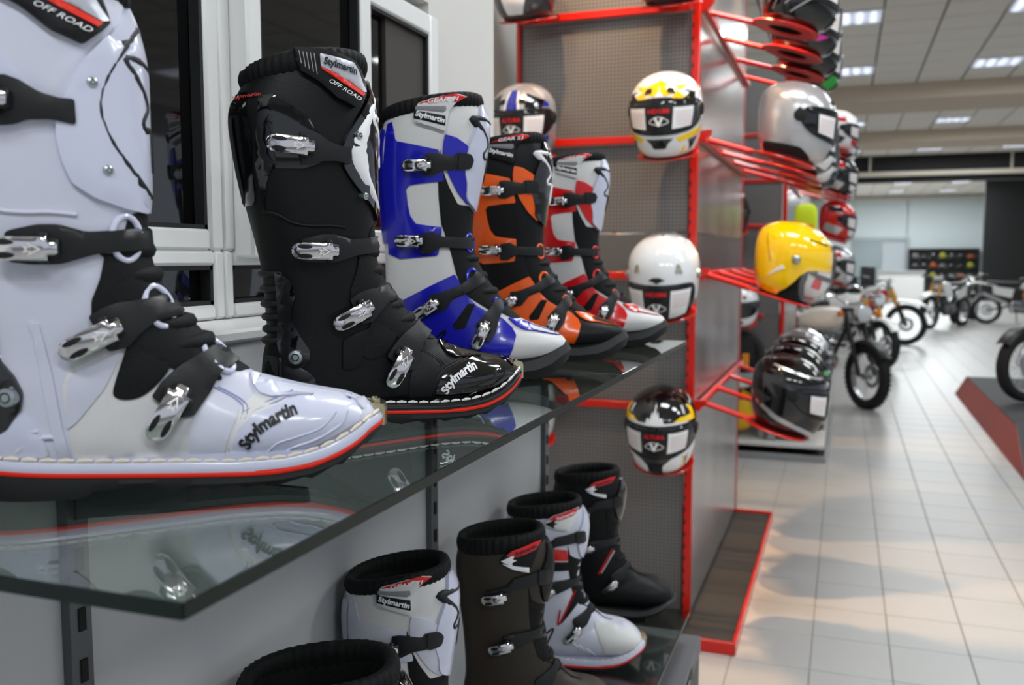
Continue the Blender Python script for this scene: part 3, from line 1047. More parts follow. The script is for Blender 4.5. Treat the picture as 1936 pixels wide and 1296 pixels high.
class Boot:
    def __init__(self, kind, label, loc, rot, mats, lean=0.0, scale=None, group='riding boots on the upper glass shelf'):
        self.k, self.m, self.lean = kind, mats, lean
        self.root = thing('motocross_boot', label, 'boot', loc, R(rot), group, scale)
        self.bvh, self.rings, self.fine = shell_bvh(kind, lean)
        self.P = dict(PAN[kind])
        top = self.rings[0]
        self.topc = sum(top, Vector()) / len(top)
        self.topa = max(abs(p.x - self.topc.x) for p in top)
        self.topw = max(abs(p.y) for p in top)

    # surface lookups -------------------------------------------------
    def _slab(self, x, z):
        q = min(.985, abs((x - self.topc.x) / self.topa))
        y = -self.topw * (1 - q ** 2.326) ** .43
        return Vector((x, y, z)), Vector(((x - self.topc.x) * 3.2, y * 10, .03)).normalized()

    def _hit(self, x, z):
        h = self.bvh.ray_cast(Vector((x, -.4, z)), Vector((0, 1, 0)))
        if h[0] is None or h[0].y > -.001 or abs(h[1].z) > .9:
            return None
        return h[0], (h[1] if h[1].y < 0 else -h[1])

    def side(self, x, z):
        x = x + self.lean * max(0, z - .12)
        f = max(0.0, min(1.0, (z - (self.topc.z - .034)) / .022))
        h = self._hit(x, z) if f < 1 else None
        if h is not None:
            n = h[1] * 2
            for dx, dz in ((.005, 0), (-.005, 0), (0, .005), (0, -.005)):
                g = self._hit(x + dx, z + dz)
                if g:
                    n = n + g[1]
            p, n = h[0], n.normalized()
            if f > 0:
                p2, n2 = self._slab(x, z)
                p, n = p.lerp(p2, f), n.lerp(n2, f).normalized()
            return p, n
        if f > 0:
            return self._slab(x, z)
        p, n, _, _ = self.bvh.find_nearest(Vector((x, -.012, z)))
        if n.dot(p - Vector((p.x - n.x, 0, p.z - n.z))) < 0:
            n = -n
        return p, n

    def back_x(self, z):
        return lerp_tab(sorted((r[1], r[0]) for r in RINGS[self.k][:11]), z)

    def clip(self, poly, d=.010):
        return [(max(x, self.back_x(z) + d), z) for x, z in poly]

    def rear(self, y, z):
        h = self.bvh.ray_cast(Vector((-.5, y, z)), Vector((1, 0, 0)))
        if h[0] is None:
            p, n, _, _ = self.bvh.find_nearest(Vector((-.2, y, z)))
            return p, n
        return h[0], (h[1] if h[1].x < 0 else -h[1])

    def front(self, y, z):
        h = self.bvh.ray_cast(Vector((.4, y, z)), Vector((-1, 0, 0)))
        p = h[0] if h[0] is not None else self.bvh.find_nearest(Vector((.05, y, z)))[0]
        b = self.back_x(z) + self.lean * max(0, z - .12)
        return p, Vector((max(.004, p.x - b - .055), p.y * 1.15, 0)).normalized()

    def front_up(self, y, z):
        h = self.bvh.ray_cast(Vector((.4, y, z)), Vector((-1, 0, 0)))
        if h[0] is None:
            p, n, _, _ = self.bvh.find_nearest(Vector((.05, y, z)))
            return p, n
        return h[0], (h[1] if h[1].x > 0 else -h[1])

    # pieces -----------------------------------------------------------
    def panel(self, name, poly, m, t=.002, step=.009, rnd=0.0, parent=None, soft=.55, where=None, smooth=False):
        if smooth:
            poly = spline(poly, 4, True)
        elif rnd:
            poly = round_poly(poly, rnd)
        V, F = fill2d(poly, step)
        mb = MB()
        mb.add(*drape(V, F, where or self.side, t, soft=soft))
        return mb.build(name, m, parent or self.root, angle=60)

    def ribbon(self, name, path, width, m, t=.002, closed=False, per=5, where=None, parent=None):
        P = spline(path, per, closed)
        n = len(P)
        L, Rr = [], []
        for i in range(n):
            a = P[i - 1] if (i or closed) else P[0]
            b = P[(i + 1) % n] if (i < n - 1 or closed) else P[-1]
            d = (b - a).normalized()
            nn = Vector((-d.y, d.x))
            L.append(P[i] + nn * width / 2)
            Rr.append(P[i] - nn * width / 2)
        w = where or self.side
        vs, fs = [], []
        for i in range(n):
            for q, tt in ((L[i], -.001), (L[i], t * .7), (P[i], t), (Rr[i], t * .7), (Rr[i], -.001)):
                p, nn = w(q[0], q[1])
                vs.append(p + nn * tt)
        for i in range(n if closed else n - 1):
            j = (i + 1) % n
            for k in range(4):
                fs.append((i * 5 + k, j * 5 + k, j * 5 + k + 1, i * 5 + k + 1))
        return MB().add(vs, fs).build(name, m, parent or self.root, angle=70)

    def text(self, s, path, height, m, t, bold=.02, shear=0.0, where=None, parent=None, name='lettering', width=1.0):
        V, F = letters(s, bold, shear)
        P = [Vector(p) for p in (spline(path, 8) if len(path) > 2 else path)]
        L = [0]
        for a, b in zip(P, P[1:]):
            L.append(L[-1] + (b - a).length)
        x0, x1 = min(v.x for v in V), max(v.x for v in V)
        w = where or self.side
        vs = []
        for v in V:
            s_ = (v.x - x0) / (x1 - x0) * L[-1]
            j = 0
            while j < len(L) - 2 and L[j + 1] < s_:
                j += 1
            d = (P[j + 1] - P[j]).normalized()
            q = P[j] + d * (s_ - L[j]) + Vector((-d.y, d.x)) * (v.y * height)
            p, n = w(q.x, q.y)
            vs.append(p + n * t)
        return MB().add(vs, F).build(name, m, parent or self.root, smooth=False)

    def buckle(self, a, b, lift=.006, size=1.0):
        a, b = Vector(a), Vector(b)
        c = (a + b) / 2
        p, n = self.side(c.x, c.y)
        p1, _ = self.side(b.x, b.y)
        p0, _ = self.side(a.x, a.y)
        xd = (p1 - p0)
        xd = (xd - n * xd.dot(n)).normalized()
        yd = n.cross(xd)
        Mx = Matrix((xd, yd, n)).transposed().to_4x4()
        Mx.translation = p + n * lift
        o = link('buckle', BUCKLE[0], self.root)
        o.matrix_local = Mx @ Matrix.Scale(size, 4)
        o['label'] = 'polished metal buckle lever'
        for nm, me in (('buckle_slot', BUCKLE[1]), ('buckle_mark', BUCKLE[2]), ('buckle_base', BUCKLE[3])):
            link(nm, me, o)

    def disc(self, name, x, z, r, m, t=.003, parent=None):
        p, n = self.side(x, z)
        q = n.to_track_quat('Z', 'Y').to_matrix()
        mb = MB()
        mb.lathe([(0, t), (r * .35, t), (r * .4, t * .7), (r * .5, t), (r * .85, t * .9), (r, t * .4), (r, -.004)], n=20)
        mb.v = [tuple(q @ Vector(v) + p) for v in mb.v]
        return mb.build(name, m, parent or self.root)

    def ring_loop(self, x, z, r, m, ang=0.0):
        p, n = self.side(x, z)
        q = n.to_track_quat('Z', 'Y').to_matrix()
        mb = MB()
        mb.tube([(r * .72 * math.cos(a), r * math.sin(a), .0015) for a in [2 * PI * k / 24 for k in range(24)]], .0026, 8, True)
        mb.v = [tuple(q @ Vector(v) + p) for v in mb.v]
        mb.build('strap_loop', m, self.root)

    # common body ------------------------------------------------------
    def body(self, hump=0.0, ribbed=True, depth=.012):
        m = self.m
        mb = MB()
        mb.loft(self.fine, False, True)
        mb.build('upper', m['upper'], self.root, angle=80)
        # padded collar round the top and the lining inside it
        top = self.rings[0]
        n = len(top)
        c = self.topc
        prof = [(.0015, -depth), (.0045, -depth * .75), (.0062, -depth * .3), (.0060, .001), (.0038, .0075), (-.002, .0095), (-.0075, .006), (-.0095, -.004), (-.009, -.016)]
        rings = []
        q = n * 4
        rnd = random.Random(3)
        for i in range(q):
            a, b = top[(i // 4) % n], top[(i // 4 + 1) % n]
            p = a.lerp(b, (i % 4) / 4)
            d = Vector((p.x - c.x, p.y * 1.6, 0)).normalized()
            ang = math.atan2(p.y, p.x - c.x)
            rib = (.0009 * math.sin(i * PI / 2 + .5) + rnd.uniform(-.0004, .0004)) if ribbed else 0
            up = hump * abs(math.sin(ang))
            rings.append([p + d * (u + rib * (1 if u > -.004 else .4)) + Vector((0, 0, v + up * (1 if v > -.015 else .2))) for u, v in prof])
        mb = MB()
        rings.append(rings[0])
        mb.loft(rings, closed=False)
        mb.build('padded_collar', m['liner'], self.root, angle=0)
        low = []
        for (f, dz) in ((.93, .004), (.84, -.012), (.78, -.05), (.74, -.13)):
            low.append([c + Vector(((p.x - c.x) * f, p.y * f, (p.z - c.z) * f + dz)) for p in top])
        mb = MB()
        mb.loft(low, False, True)
        mb.build('lining', m['liner'], self.root, angle=0)
        # sole
        S = SOLE[self.k]
        ol = outline_of(self.rings, .004)
        top_, bot_ = (lambda x: lerp_tab(S['top'], x)), (lambda x: lerp_tab(S['bot'], x))
        if m.get('welt'):
            red_ = lambda x: lerp_tab(S['red'], x)
            mb = MB()
            sole_layer(mb, ol, top_, red_, .001, .000, .001)
            mb.build('welt', m['welt'], self.root, angle=50)
            mb = MB()
            sole_layer(mb, ol, red_, lambda x: red_(x) - .0034, -.0008, -.0008, .0014)
            mb.build('midsole_stripe', M_REDSOLE, self.root, angle=50)
            mb = MB()
            sole_layer(mb, ol, lambda x: red_(x) - .0034, bot_, .0005, .003, 0, .0035)
            mb.build('outsole', M_OUTSOLE, self.root, angle=35)
            mb = MB()
            k = len(ol)
            pts = [ol[i] * 1.0 for i in range(k)]
            per = 2
            for i in range(0, k, 2):
                for (f0, f1) in ((.07, .93),):
                    a = pts[i].lerp(pts[(i + 2) % k], f0)
                    b = pts[i].lerp(pts[(i + 2) % k], f1)
                    tn = (b - a).normalized()
                    inn = Vector((-tn.y, tn.x)) * .0022
                    A = Vector((a.x + inn.x, a.y + inn.y, top_(a.x) + .0012))
                    B = Vector((b.x + inn.x, b.y + inn.y, top_(b.x) + .0016))
                    mid = (A + B) / 2 + Vector((0, 0, .0005))
                    mb.tube([A, mid, B], [.0011, .0018, .0011], 6)
            mb.build('welt_stitching', m['stitch'], self.root)
        else:
            mb = MB()
            sole_layer(mb, ol, top_, bot_, .0045, .003, .002, .003)
            mb.build('outsole', M_OUTSOLE, self.root, angle=35)
        self.ol = ol

    def toe_plate(self):
        ol = self.ol
        tip = max(range(len(ol)), key=lambda i: ol[i].x)
        n = len(ol)
        S = SOLE[self.k]
        xt = ol[tip].x
        zt, zb = lerp_tab(S['top'], xt), lerp_tab(S['bot'], xt)
        pts = [ol[(tip + d) % n] for d in range(-3, 4)]
        rings = []
        for p in pts:
            q = p + (p - Vector((xt - .05, 0))).normalized() * .0022
            i_ = p + (p - Vector((xt - .05, 0))).normalized() * -.010
            rings.append([Vector((i_.x, i_.y, zt + .0045)), Vector((i_.x, i_.y, zt + .0065)), Vector((q.x - .001, q.y, zt + .005)), Vector((q.x, q.y, zt + .002)), Vector((q.x, q.y, zb + .003)), Vector((q.x - .002, q.y, zb + .003))])
        mb = MB()
        mb.loft(rings, True, True)
        for s in (-1, 1):
            mb.tube([(xt - .007, s * .006, zt + .005), (xt - .007, s * .006, zt + .0085)], .0026, 10)
        mb.build('toe_plate', M_TOEMETAL, self.root)

    def folds(self, i0, i1, k, r, m, span=9, name='bellows_fold', back=False, grow=.001):
        n = len(self.rings[0])
        for j in range(k):
            i = i0 + (i1 - i0) * j / max(1, k - 1)
            a, b = self.rings[int(i)], self.rings[min(int(i) + 1, len(self.rings) - 1)]
            f = i - int(i)
            c = sum(a, Vector()) / n
            pts = []
            for q in range(-span, span + 1):
                idx = (q + (n // 2 if back else 0)) % n
                p = a[idx].lerp(b[idx], f)
                pts.append(p + (p - c).normalized() * (grow - r * .75 * (q / span) ** 4))
            rad = [r * (.35 + .65 * math.cos(q / span * PI / 2) ** .5) for q in range(-span, span + 1)]
            mb = MB()
            mb.tube(pts, rad, 8)
            mb.build(name, m, self.root, angle=0)


STARPATH = [(0, .090), (-.030, .094), (-.034, .087), (-.013, .058), (-.021, .044), (-.018, .036), (-.006, .036), (-.005, .012), (0, .002)]


def star(b, z0, sc, m, parent, width=.0042, t=.0062, wide=1.0):
    full = STARPATH + [(-x, z) for x, z in STARPATH[-2:0:-1]]
    path = [(y * sc * wide, z0 + z * sc) for y, z in full]
    P = [Vector(p) for p in path]
    b.ribbon('star_emblem', P, width, m, t, True, 3, where=b.front, parent=parent)


def boot_a(label, loc, rot, white=False, scale=None):
    if white:
        ms = dict(upper=M_WHITESATIN, liner=M_LINER, welt=M_WHITEGLOSS, stitch=M_STITCH, gloss=M_WHITEGLOSS, satin=M_WHITESATIN, ink=M_INKBLACK, arm=M_BLACKGLOSS, ribs=M_WHITESATIN)
    else:
        ms = dict(upper=M_BLACKLEATHER, liner=M_LINER, welt=M_BLACKGLOSS, stitch=M_STITCHW, gloss=M_BLACKGLOSS, satin=M_BLACKLEATHER, ink=M_INKWHITE, arm=M_BLACKGLOSS, ribs=M_OUTSOLE)
    b = Boot('A', label, loc, rot, ms, 0.0, scale)
    P, Wp = b.P, PAN['AW']
    b.body(hump=.010)
    b.toe_plate()
    g, s = ms['gloss'], ms['satin']
    b.panel('calf_plate', b.clip(P['calf']), g, .0022, rnd=.2)
    b.panel('calf_spine', [(-.030, .362), (.030, .362), (.036, .320), (.024, .245), (-.024, .245), (-.036, .320)], g, .0026, where=b.rear, rnd=.2)
    b.text('Stylmartin', [(-.1895, .353), (-.168, .3555)], .0042, M_INKRED, .0032, name='calf_lettering')
    b.ribbon('seam_piping', P['seam'], .003, s, .0022)
    b.panel('heel_counter', [(-.162, .085), (-.145, .080), (-.118, .062), (-.110, .034), (-.162, .036), (-.166, .060)], g, .0025, rnd=.25)
    b.panel('pivot_arm', b.clip(P['arm'], .008) if not white else Wp['heel'] + [(-.160, .060), (-.160, .10), (-.154, .14)], ms['arm'], .0045, rnd=.2)
    x, z = P['screw'][0]
    b.disc('pivot_screw', x, z, .0085, M_SCREW, .0085)
    b.panel('ankle_guard', P['ankle'] if not white else Wp['anklew'], s, .0035, rnd=.25)
    if white:
        b.panel('midfoot_leather', [(-.094, .030), (-.100, .090), (-.088, .118), (-.060, .120), (-.040, .090), (-.010, .088), (.012, .078), (.030, .066), (.048, .082), (.070, .072), (.040, .050), (.030, .024), (-.020, .026)], M_WHITELEATHER, .0012, rnd=.12)
        b.panel('side_rail', Wp['side'], s, .003, rnd=.2)
        for k in range(3):
            q = .012 * k
            b.ribbon('heel_ridge', [(-.158 + q, .044 - .2 * q), (-.146 + q, .056 - .3 * q), (-.130 + q, .060 - .4 * q)], .0035, s, .0022)
    b.panel('flex_panel', Wp['flex'], M_LINER, .0035, smooth=True)
    b.panel('ankle_gusset', [(-.062, .152), (-.030, .152), (-.004, .126), (.024, .106), (.010, .096), (-.020, .100), (-.052, .112)], M_LINER, .0028, rnd=.15)
    b.panel('gaiter', Wp['gait'], M_LINER, .003, step=.008, rnd=.2)
    b.panel('tongue', [(-.034, .226), (.034, .226), (.033, .16), (.034, .118), (.022, .094), (-.022, .094), (-.034, .118), (-.033, .16)], M_LINER, .0022, where=b.front_up, rnd=.2)
    b.folds(13.5, 24, 6, .0078, M_LINER, 7, grow=-.001)
    for k in range(6):
        i = 15 + k * 1.35
        b.folds(i, i, 1, .0042, ms['ribs'], 5, 'heel_rib', True)
    b.panel('instep_guard', P['instep'], s, .0032, rnd=.25)
    tc = b.panel('toe_cap', P['toe'], g, .0022, rnd=.2)
    b.panel('toe_ridge', P['ridge'], g, .0038, rnd=.2, step=.007)
    sm = mat('blue_grey_seam_thread', (146, 150, 186), .7) if white else mat('dark_seam_thread', (40, 40, 43), .6)
    for d in (.003, .0065):
        b.ribbon('seam_stitching', [(x - d, z + d * .5) for x, z in P['toe'][8:] + P['toe'][:1]], .0010, sm, .0010)
        ins = P['instep']
        b.ribbon('seam_stitching', [(x + d, z) for x, z in ins[:4]], .0010, sm, .0012)
    b.text('Stylmartin', P['toe_text'], .0098, ms['ink'], .0034, .055, 0, parent=tc)
    b.ribbon('toe_groove', [(.047, .026), (.056, .036), (.072, .041), (.092, .047), (.106, .058)], .0012, g, .0032)
    b.ribbon('toe_groove', [(.060, .026), (.070, .033), (.088, .038), (.108, .048), (.116, .058)], .0012, g, .0032)
    # shin plate with its emblem, wrapped round the front
    zz = [.375, .345, .310, .275, .250, .235]
    half = [(-.020, .384), (-.044, .358), (-.0555, .325), (-.0555, .285), (-.045, .255), (-.022, .234), (0, .226)]
    poly = [(0, .388)] + half + [(-y, z) for y, z in half[-2::-1]]
    pl = b.panel('shin_plate', poly, g, .0055, step=.010, where=b.front, smooth=True)
    if white:
        b.panel('shin_plate_wing', Wp['platew'], g, .0058, rnd=.2)
    # oval line and star
    ov = [(.0505 * math.sin(a), .306 + .067 * math.cos(a)) for a in [2 * PI * k / 20 for k in range(20)]]
    b.ribbon('oval_line', ov, .0080, ms['ink'], .0064, True, 2, where=b.front, parent=pl)
    star(b, .258, .92, ms['ink'], pl, .0082, .0068, 1.18)
    for (x, z) in P['plate_screws']:
        b.disc('plate_screw', x, z, .0045, M_SCREW, .0075, parent=pl)
    # straps and buckles
    for q in '1234':
        b.panel('strap', P['strap' + q], M_STRAP, .007 if q != '1' else .0082, rnd=.2, step=.008, soft=.75)
        b.buckle(*P['buckle' + q], lift=.0085, size=1.05)
    if white:
        for (x, z) in ((-.052, .205), (-.030, .150), (.014, .108)):
            b.ring_loop(x, z, .0175, M_WHITEGLOSS)
    # collar badge
    tg = b.panel('collar_badge', P['tag'], M_BLACKLEATHER, .0085, rnd=.15, soft=.8, step=.005)
    b.panel('badge_silver', P['tag_silver'], M_SILVER, .0098, rnd=.12, parent=tg, step=.004, soft=.9)
    b.panel('badge_stripe', P['tag_red'], M_REDSOLE, .0108, parent=tg, step=.004, soft=.9)
    bars = P['bars']
    for k in range(5):
        b.ribbon('badge_bar', [bars[2 * k], bars[2 * k + 1]], .0016, M_INKWHITE, .0096, parent=tg)
    b.text('Stylmartin', [(-.1105, .3893), (-.0745, .3828)], .0072, M_INKBLACK, .0112, .05, parent=tg)
    b.text('OFF ROAD', [(-.1050, .3712), (-.0722, .3552)], .0044, M_INKWHITE, .0102, .0, .3, parent=tg)
    return b


def boot_b(label, loc, rot, lean, body, colour, plate, star_m, text_bg, scale=None, group='riding boots on the upper glass shelf', sides=None):
    ms = dict(upper=body, liner=M_LINER)
    b = Boot('B', label, loc, rot, ms, lean, scale, group)
    P = b.P
    b.body(hump=.004)
    fr = P['frame']
    poly = [(-.214, .372), (-.203, .374), (-.196, .346)] + fr[1:] + [(-.2000, .196), (-.208, .235), (-.214, .300)]
    b.panel('calf_frame', b.clip(poly), colour, .0032, step=.009, rnd=.15)
    b.panel('calf_spine', [(-.034, .366), (.034, .366), (.032, .300), (.030, .200), (-.030, .200), (-.032, .300)], colour, .0034, where=b.rear, rnd=.15)
    b.panel('gaiter', P['gait'], M_LINER, .002, step=.008, rnd=.12)
    b.panel('tongue', [(-.032, .250), (.032, .250), (.033, .16), (.034, .118), (.022, .090), (-.022, .090), (-.034, .118), (-.033, .16)], M_LINER, .0022, where=b.front_up, rnd=.2)
    b.folds(13, 22, 5, .007, M_LINER, 6, grow=-.001)
    ft = P['foot']
    b.panel('foot_shell', ft + [(-.020, .024), (-.10, .026), (-.198, .030), (-.203, .060)], colour, .003, step=.010, rnd=.1)
    b.panel('flex_panel', P['foot_cut'], M_LINER, .0045, rnd=.2)
    st = P['star']
    b.ribbon('side_emblem', st, .0035, M_BLACKLEATHER, .0042)
    b.panel('toe_ridge', P['ridge'], colour, .0035, rnd=.2, step=.007)
    b.panel('shin_side', P['plate_side'], sides or colour, .0042, rnd=.2)
    half = [(-.022, .400), (-.036, .375), (-.045, .345), (-.046, .310), (-.040, .285), (-.034, .262), (-.015, .250)]
    poly = [(0, .402)] + half + [(0, .248)] + [(-y, z) for y, z in half[::-1]]
    pl = b.panel('shin_plate', poly, plate, .0072, step=.010, where=b.front, smooth=True)
    star(b, .288, .98, star_m, pl, .0074, .0088, 1.2)
    bd = b.panel('collar_badge', P['badge'], body if text_bg else M_BLACKLEATHER, .0085, rnd=.15, soft=.8, step=.005)
    b.panel('badge_red', P['badge_red'], M_RED, .0095, rnd=.1, parent=bd)
    b.panel('badge_mesh', P['badge_mesh'], M_GREYMESH, .0098, rnd=.2, parent=bd, step=.004, soft=.9)
    if text_bg:
        b.panel('badge_black', [(-.1690, .3870), (-.1245, .3790), (-.1240, .3650), (-.1690, .3755)], M_BLACKLEATHER, .0096, rnd=.1, parent=bd, step=.004, soft=.9)
    b.text('Stylmartin', [(-.1665, .3790), (-.1262, .3690)], .0070, M_INKWHITE, .0110, .05, parent=bd)
    b.text('GEAR S1', [(-.150, .3965), (-.108, .4010)], .0058, M_INKWHITE, .0112, .02, .3, parent=bd)
    for q in '1234':
        b.panel('strap', P['strap' + q], M_STRAP, .0065, rnd=.2, step=.008, soft=.75)
        b.buckle(*P['buckle' + q], lift=.0075, size=.95)
    b.panel('strap_keeper', [(-.104, .330), (-.088, .3285), (-.084, .321), (-.087, .308), (-.104, .305)], M_STRAP, .0095, rnd=.3)
    for q in '23':
        x, z = P['loop' + q][0]
        b.ring_loop(x - .004, z, .013, colour)
    b.ring_loop(-.030, .110, .010, colour)
    return b


def boot_c(label, loc, rot, body, plate, badge_bg, white=False, brown=False, scale=None, group='riding boots on the lower glass shelf'):
    ms = dict(upper=body, liner=M_LINER)
    if white:
        ms.update(welt=M_WHITEGLOSS, stitch=M_STITCHW)
    b = Boot('C', label, loc, rot, ms, 0.0, scale, group)
    P = b.P
    b.body(hump=.003, depth=.016)
    if white:
        b.toe_plate()
    b.panel('gaiter', P['gait'], M_LINER, .002, step=.008, rnd=.12)
    b.folds(13, 22, 4, .006, M_LINER, 6, grow=-.002)
    half = [(-.020, .330), (-.040, .300), (-.042, .270), (-.032, .240), (-.012, .228)]
    poly = [(0, .334)] + half + [(0, .226)] + [(-y, z) for y, z in half[::-1]]
    b.panel('shin_plate', poly, plate, .006, step=.010, where=b.front, smooth=True)
    bd = b.panel('collar_badge', [(-.072, .312), (-.052, .330), (-.015, .340), (.000, .342), (-.010, .318), (-.020, .298), (-.050, .304)], badge_bg, .0085, rnd=.15, soft=.8, step=.005)
    b.panel('badge_red', [(-.060, .322), (-.050, .330), (-.015, .340), (-.002, .3405), (-.010, .328), (-.040, .320)], M_RED, .0098, rnd=.1, parent=bd, step=.004, soft=.9)
    b.text('Stylmartin', [(-.044, .3222), (-.010, .3318)], .0058, M_INKWHITE if white else M_INKBLACK, .0110, .03, parent=bd)
    b.panel('arrow_emblem', [(-.068, .314), (-.050, .322), (-.045, .324), (-.049, .316), (-.042, .315), (-.050, .311), (-.048, .305)], M_BLACKLEATHER if white else M_INKWHITE, .0100, parent=bd, step=.004, soft=.9)
    if not white:
        b.panel('badge_white', [(-.066, .310), (-.045, .306), (-.022, .302), (-.022, .294), (-.046, .300)], M_INKWHITE, .0100, parent=bd, step=.004, soft=.9)
    if white:
        b.panel('side_print', [(-.062, .262), (-.022, .256), (-.018, .232), (-.062, .236)], M_RED, .0015, rnd=.1)
        b.panel('side_band', [(-.064, .233), (-.016, .229), (-.014, .210), (-.064, .212)], M_BLACKLEATHER, .0015)
        b.ribbon('side_emblem', [(-.078, .062), (-.048, .088), (-.066, .046)], .0035, M_BLACKLEATHER, .002)
        b.panel('vent_panel', [(-.002, .163), (-.037, .096), (-.030, .100), (.004, .140)], M_BLACKLEATHER, .003)
        b.ribbon('vent_edge', [(-.004, .165), (-.037, .096), (-.034, .128)], .003, M_RED, .004)
        b.panel('toe_leather', [(.036, .098), (.058, .034), (.092, .034), (.120, .046), (.134, .060), (.118, .078), (.092, .088), (.060, .094)], M_WHITELEATHER, .0025, rnd=.15)
        for k in range(3):
            b.ribbon('side_ridge', [(-.010 + k * .014, .058 - k * .006), (.014 + k * .012, .038 - k * .003)], .004, M_WHITESATIN, .0022)
    elif not brown:
        b.ribbon('vent_edge', [(-.004, .165), (-.037, .106), (-.020, .130)], .003, M_RED, .003)
        b.ribbon('vent_edge', [(.000, .160), (-.030, .108)], .002, M_INKWHITE, .003)
    s1 = [(-.095, .262), (-.060, .270), (-.046, .284), (-.004, .292), (.014, .291), (.016, .270), (-.004, .271), (-.046, .266), (-.064, .246), (-.095, .242)]
    b.panel('strap', s1, M_STRAP, .006, rnd=.2, step=.008, soft=.75)
    b.buckle((-.098, .250), (-.060, .256), lift=.0075, size=.95)
    b.panel('strap_keeper', [(-.006, .294), (.012, .293), (.014, .268), (-.006, .269)], M_STRAP, .0085, rnd=.3)
    b.panel('strap', P['strap2'], M_STRAP, .006, rnd=.2, step=.008, soft=.75)
    b.buckle((-.086, .164), (-.050, .172), lift=.0075, size=.95)
    b.panel('strap', P['strap3'], M_STRAP, .006, rnd=.2, step=.008, soft=.75)
    b.buckle(*P['buckle3'], lift=.0075, size=.95)
    return b


ZS, ZL = 1.3104, 0.6504     # tops of the two glass shelves
boot_a('white motocross boot nearest the camera, black straps and black toe lettering', (-.5160, .649, ZS), 39.2, True, (1.02, 1, 1.0))
boot_a('gloss black motocross boot with white toe lettering on the upper shelf', (-.4894, .9821, ZS), 48)
boot_b('blue and white motocross boot between the black and the orange boots', (-.487, 1.384, ZS), 20, .07, M_WHITELEATHER, M_BLUE, M_WHITEGLOSS, M_INKBLACK, True, scale=(1.02, 1, 1.055))
boot_b('orange and black motocross boot with white star on the shin', (-.4574, 1.673, ZS), 12, 0.0, M_BLACKLEATHER, M_ORANGE, M_BLACKGLOSS, M_INKWHITE, False)
boot_b('red and white motocross boot at the far end of the upper shelf', (-.4413, 2.0, ZS), 8, .05, M_WHITELEATHER, M_RED, M_WHITEGLOSS, M_INKBLACK, True)
boot_c('black boot on the lower shelf, only its ribbed collar in view', (-.49, .935, ZL), 25, M_BLACKLEATHER, M_BLACKGLOSS, M_BLACKLEATHER, brown=True, scale=(1.2, 1.15, 1.08))
boot_b('all-white motocross boot on the lower shelf beside the black collar', (-.455, 1.22, ZL), 20, 0.0, M_WHITELEATHER, M_WHITESATIN, M_WHITEGLOSS, M_INKBLACK, True, group='riding boots on the lower glass shelf', sides=M_WHITESATIN)
boot_c('dark brown and black boot with two plain steel buckles', (-.495, 1.52, ZL), 22, M_BROWN, M_BLACKLEATHER, M_BLACKLEATHER, brown=True, scale=(1, 1, 1.07))
boot_c('white short boot with red sole stripe on the lower shelf', (-.5121, 1.8245, ZL), 20, M_WHITESATIN, M_WHITEGLOSS, M_WHITELEATHER, white=True)
boot_c('black boot at the far end of the lower shelf', (-.50, 2.12, ZL), 14, M_BLACKLEATHER, M_BLACKGLOSS, M_BLACKLEATHER)

# ------------------------------------------------------------------ helmet display racks
M_REDPAINT = mat('red_powder_coat', (200, 28, 14), 0.3, coat=0.3)
M_MATT_RUBBER = mat('black_ribbed_mat', (44, 42, 40), 0.7, noise=0.25, nscale=30, bump=0.4, bscale=150)


def perforated(name, rgb, hole, pitch, rad, rough, metal, axes):
    """sheet steel with a grid of small punched holes, drawn from object coordinates in metres"""
    m = bpy.data.materials.new(name)
    m.use_nodes = True
    nt = m.node_tree
    N, Lk = nt.nodes, nt.links
    b = N['Principled BSDF']
    b.inputs['Roughness'].default_value = rough
    b.inputs['Metallic'].default_value = metal
    tc = N.new('ShaderNodeTexCoord')
    sp = N.new('ShaderNodeSeparateXYZ')
    Lk.new(tc.outputs['Object'], sp.inputs[0])

    def cell(sock):
        a = N.new('ShaderNodeMath')
        a.operation = 'DIVIDE'
        a.inputs[1].default_value = pitch
        Lk.new(sock, a.inputs[0])
        f = N.new('ShaderNodeMath')
        f.operation = 'FRACT'
        Lk.new(a.outputs[0], f.inputs[0])
        s = N.new('ShaderNodeMath')
        s.operation = 'SUBTRACT'
        s.inputs[1].default_value = .5
        Lk.new(f.outputs[0], s.inputs[0])
        q = N.new('ShaderNodeMath')
        q.operation = 'MULTIPLY'
        Lk.new(s.outputs[0], q.inputs[0])
        Lk.new(s.outputs[0], q.inputs[1])
        return q
    u, v = cell(sp.outputs[axes[0]]), cell(sp.outputs[axes[1]])
    ad = N.new('ShaderNodeMath')
    Lk.new(u.outputs[0], ad.inputs[0])
    Lk.new(v.outputs[0], ad.inputs[1])
    lt = N.new('ShaderNodeMath')
    lt.operation = 'LESS_THAN'
    lt.inputs[1].default_value = (rad / pitch) ** 2
    Lk.new(ad.outputs[0], lt.inputs[0])
    mx = N.new('ShaderNodeMix')
    mx.data_type = 'RGBA'
    mx.inputs['A'].default_value = (*lin(rgb), 1)
    mx.inputs['B'].default_value = (*lin(hole), 1)
    Lk.new(lt.outputs[0], mx.inputs['Factor'])
    Lk.new(mx.outputs['Result'], b.inputs['Base Color'])
    mm = N.new('ShaderNodeMath')
    mm.operation = 'MULTIPLY_ADD'
    mm.inputs[1].default_value = -metal
    mm.inputs[2].default_value = metal
    Lk.new(lt.outputs[0], mm.inputs[0])
    Lk.new(mm.outputs[0], b.inputs['Metallic'])
    bp = N.new('ShaderNodeBump')
    bp.invert = True
    bp.inputs['Strength'].default_value = .6
    bp.inputs['Distance'].default_value = .002
    Lk.new(lt.outputs[0], bp.inputs['Height'])
    Lk.new(bp.outputs['Normal'], b.inputs['Normal'])
    return m


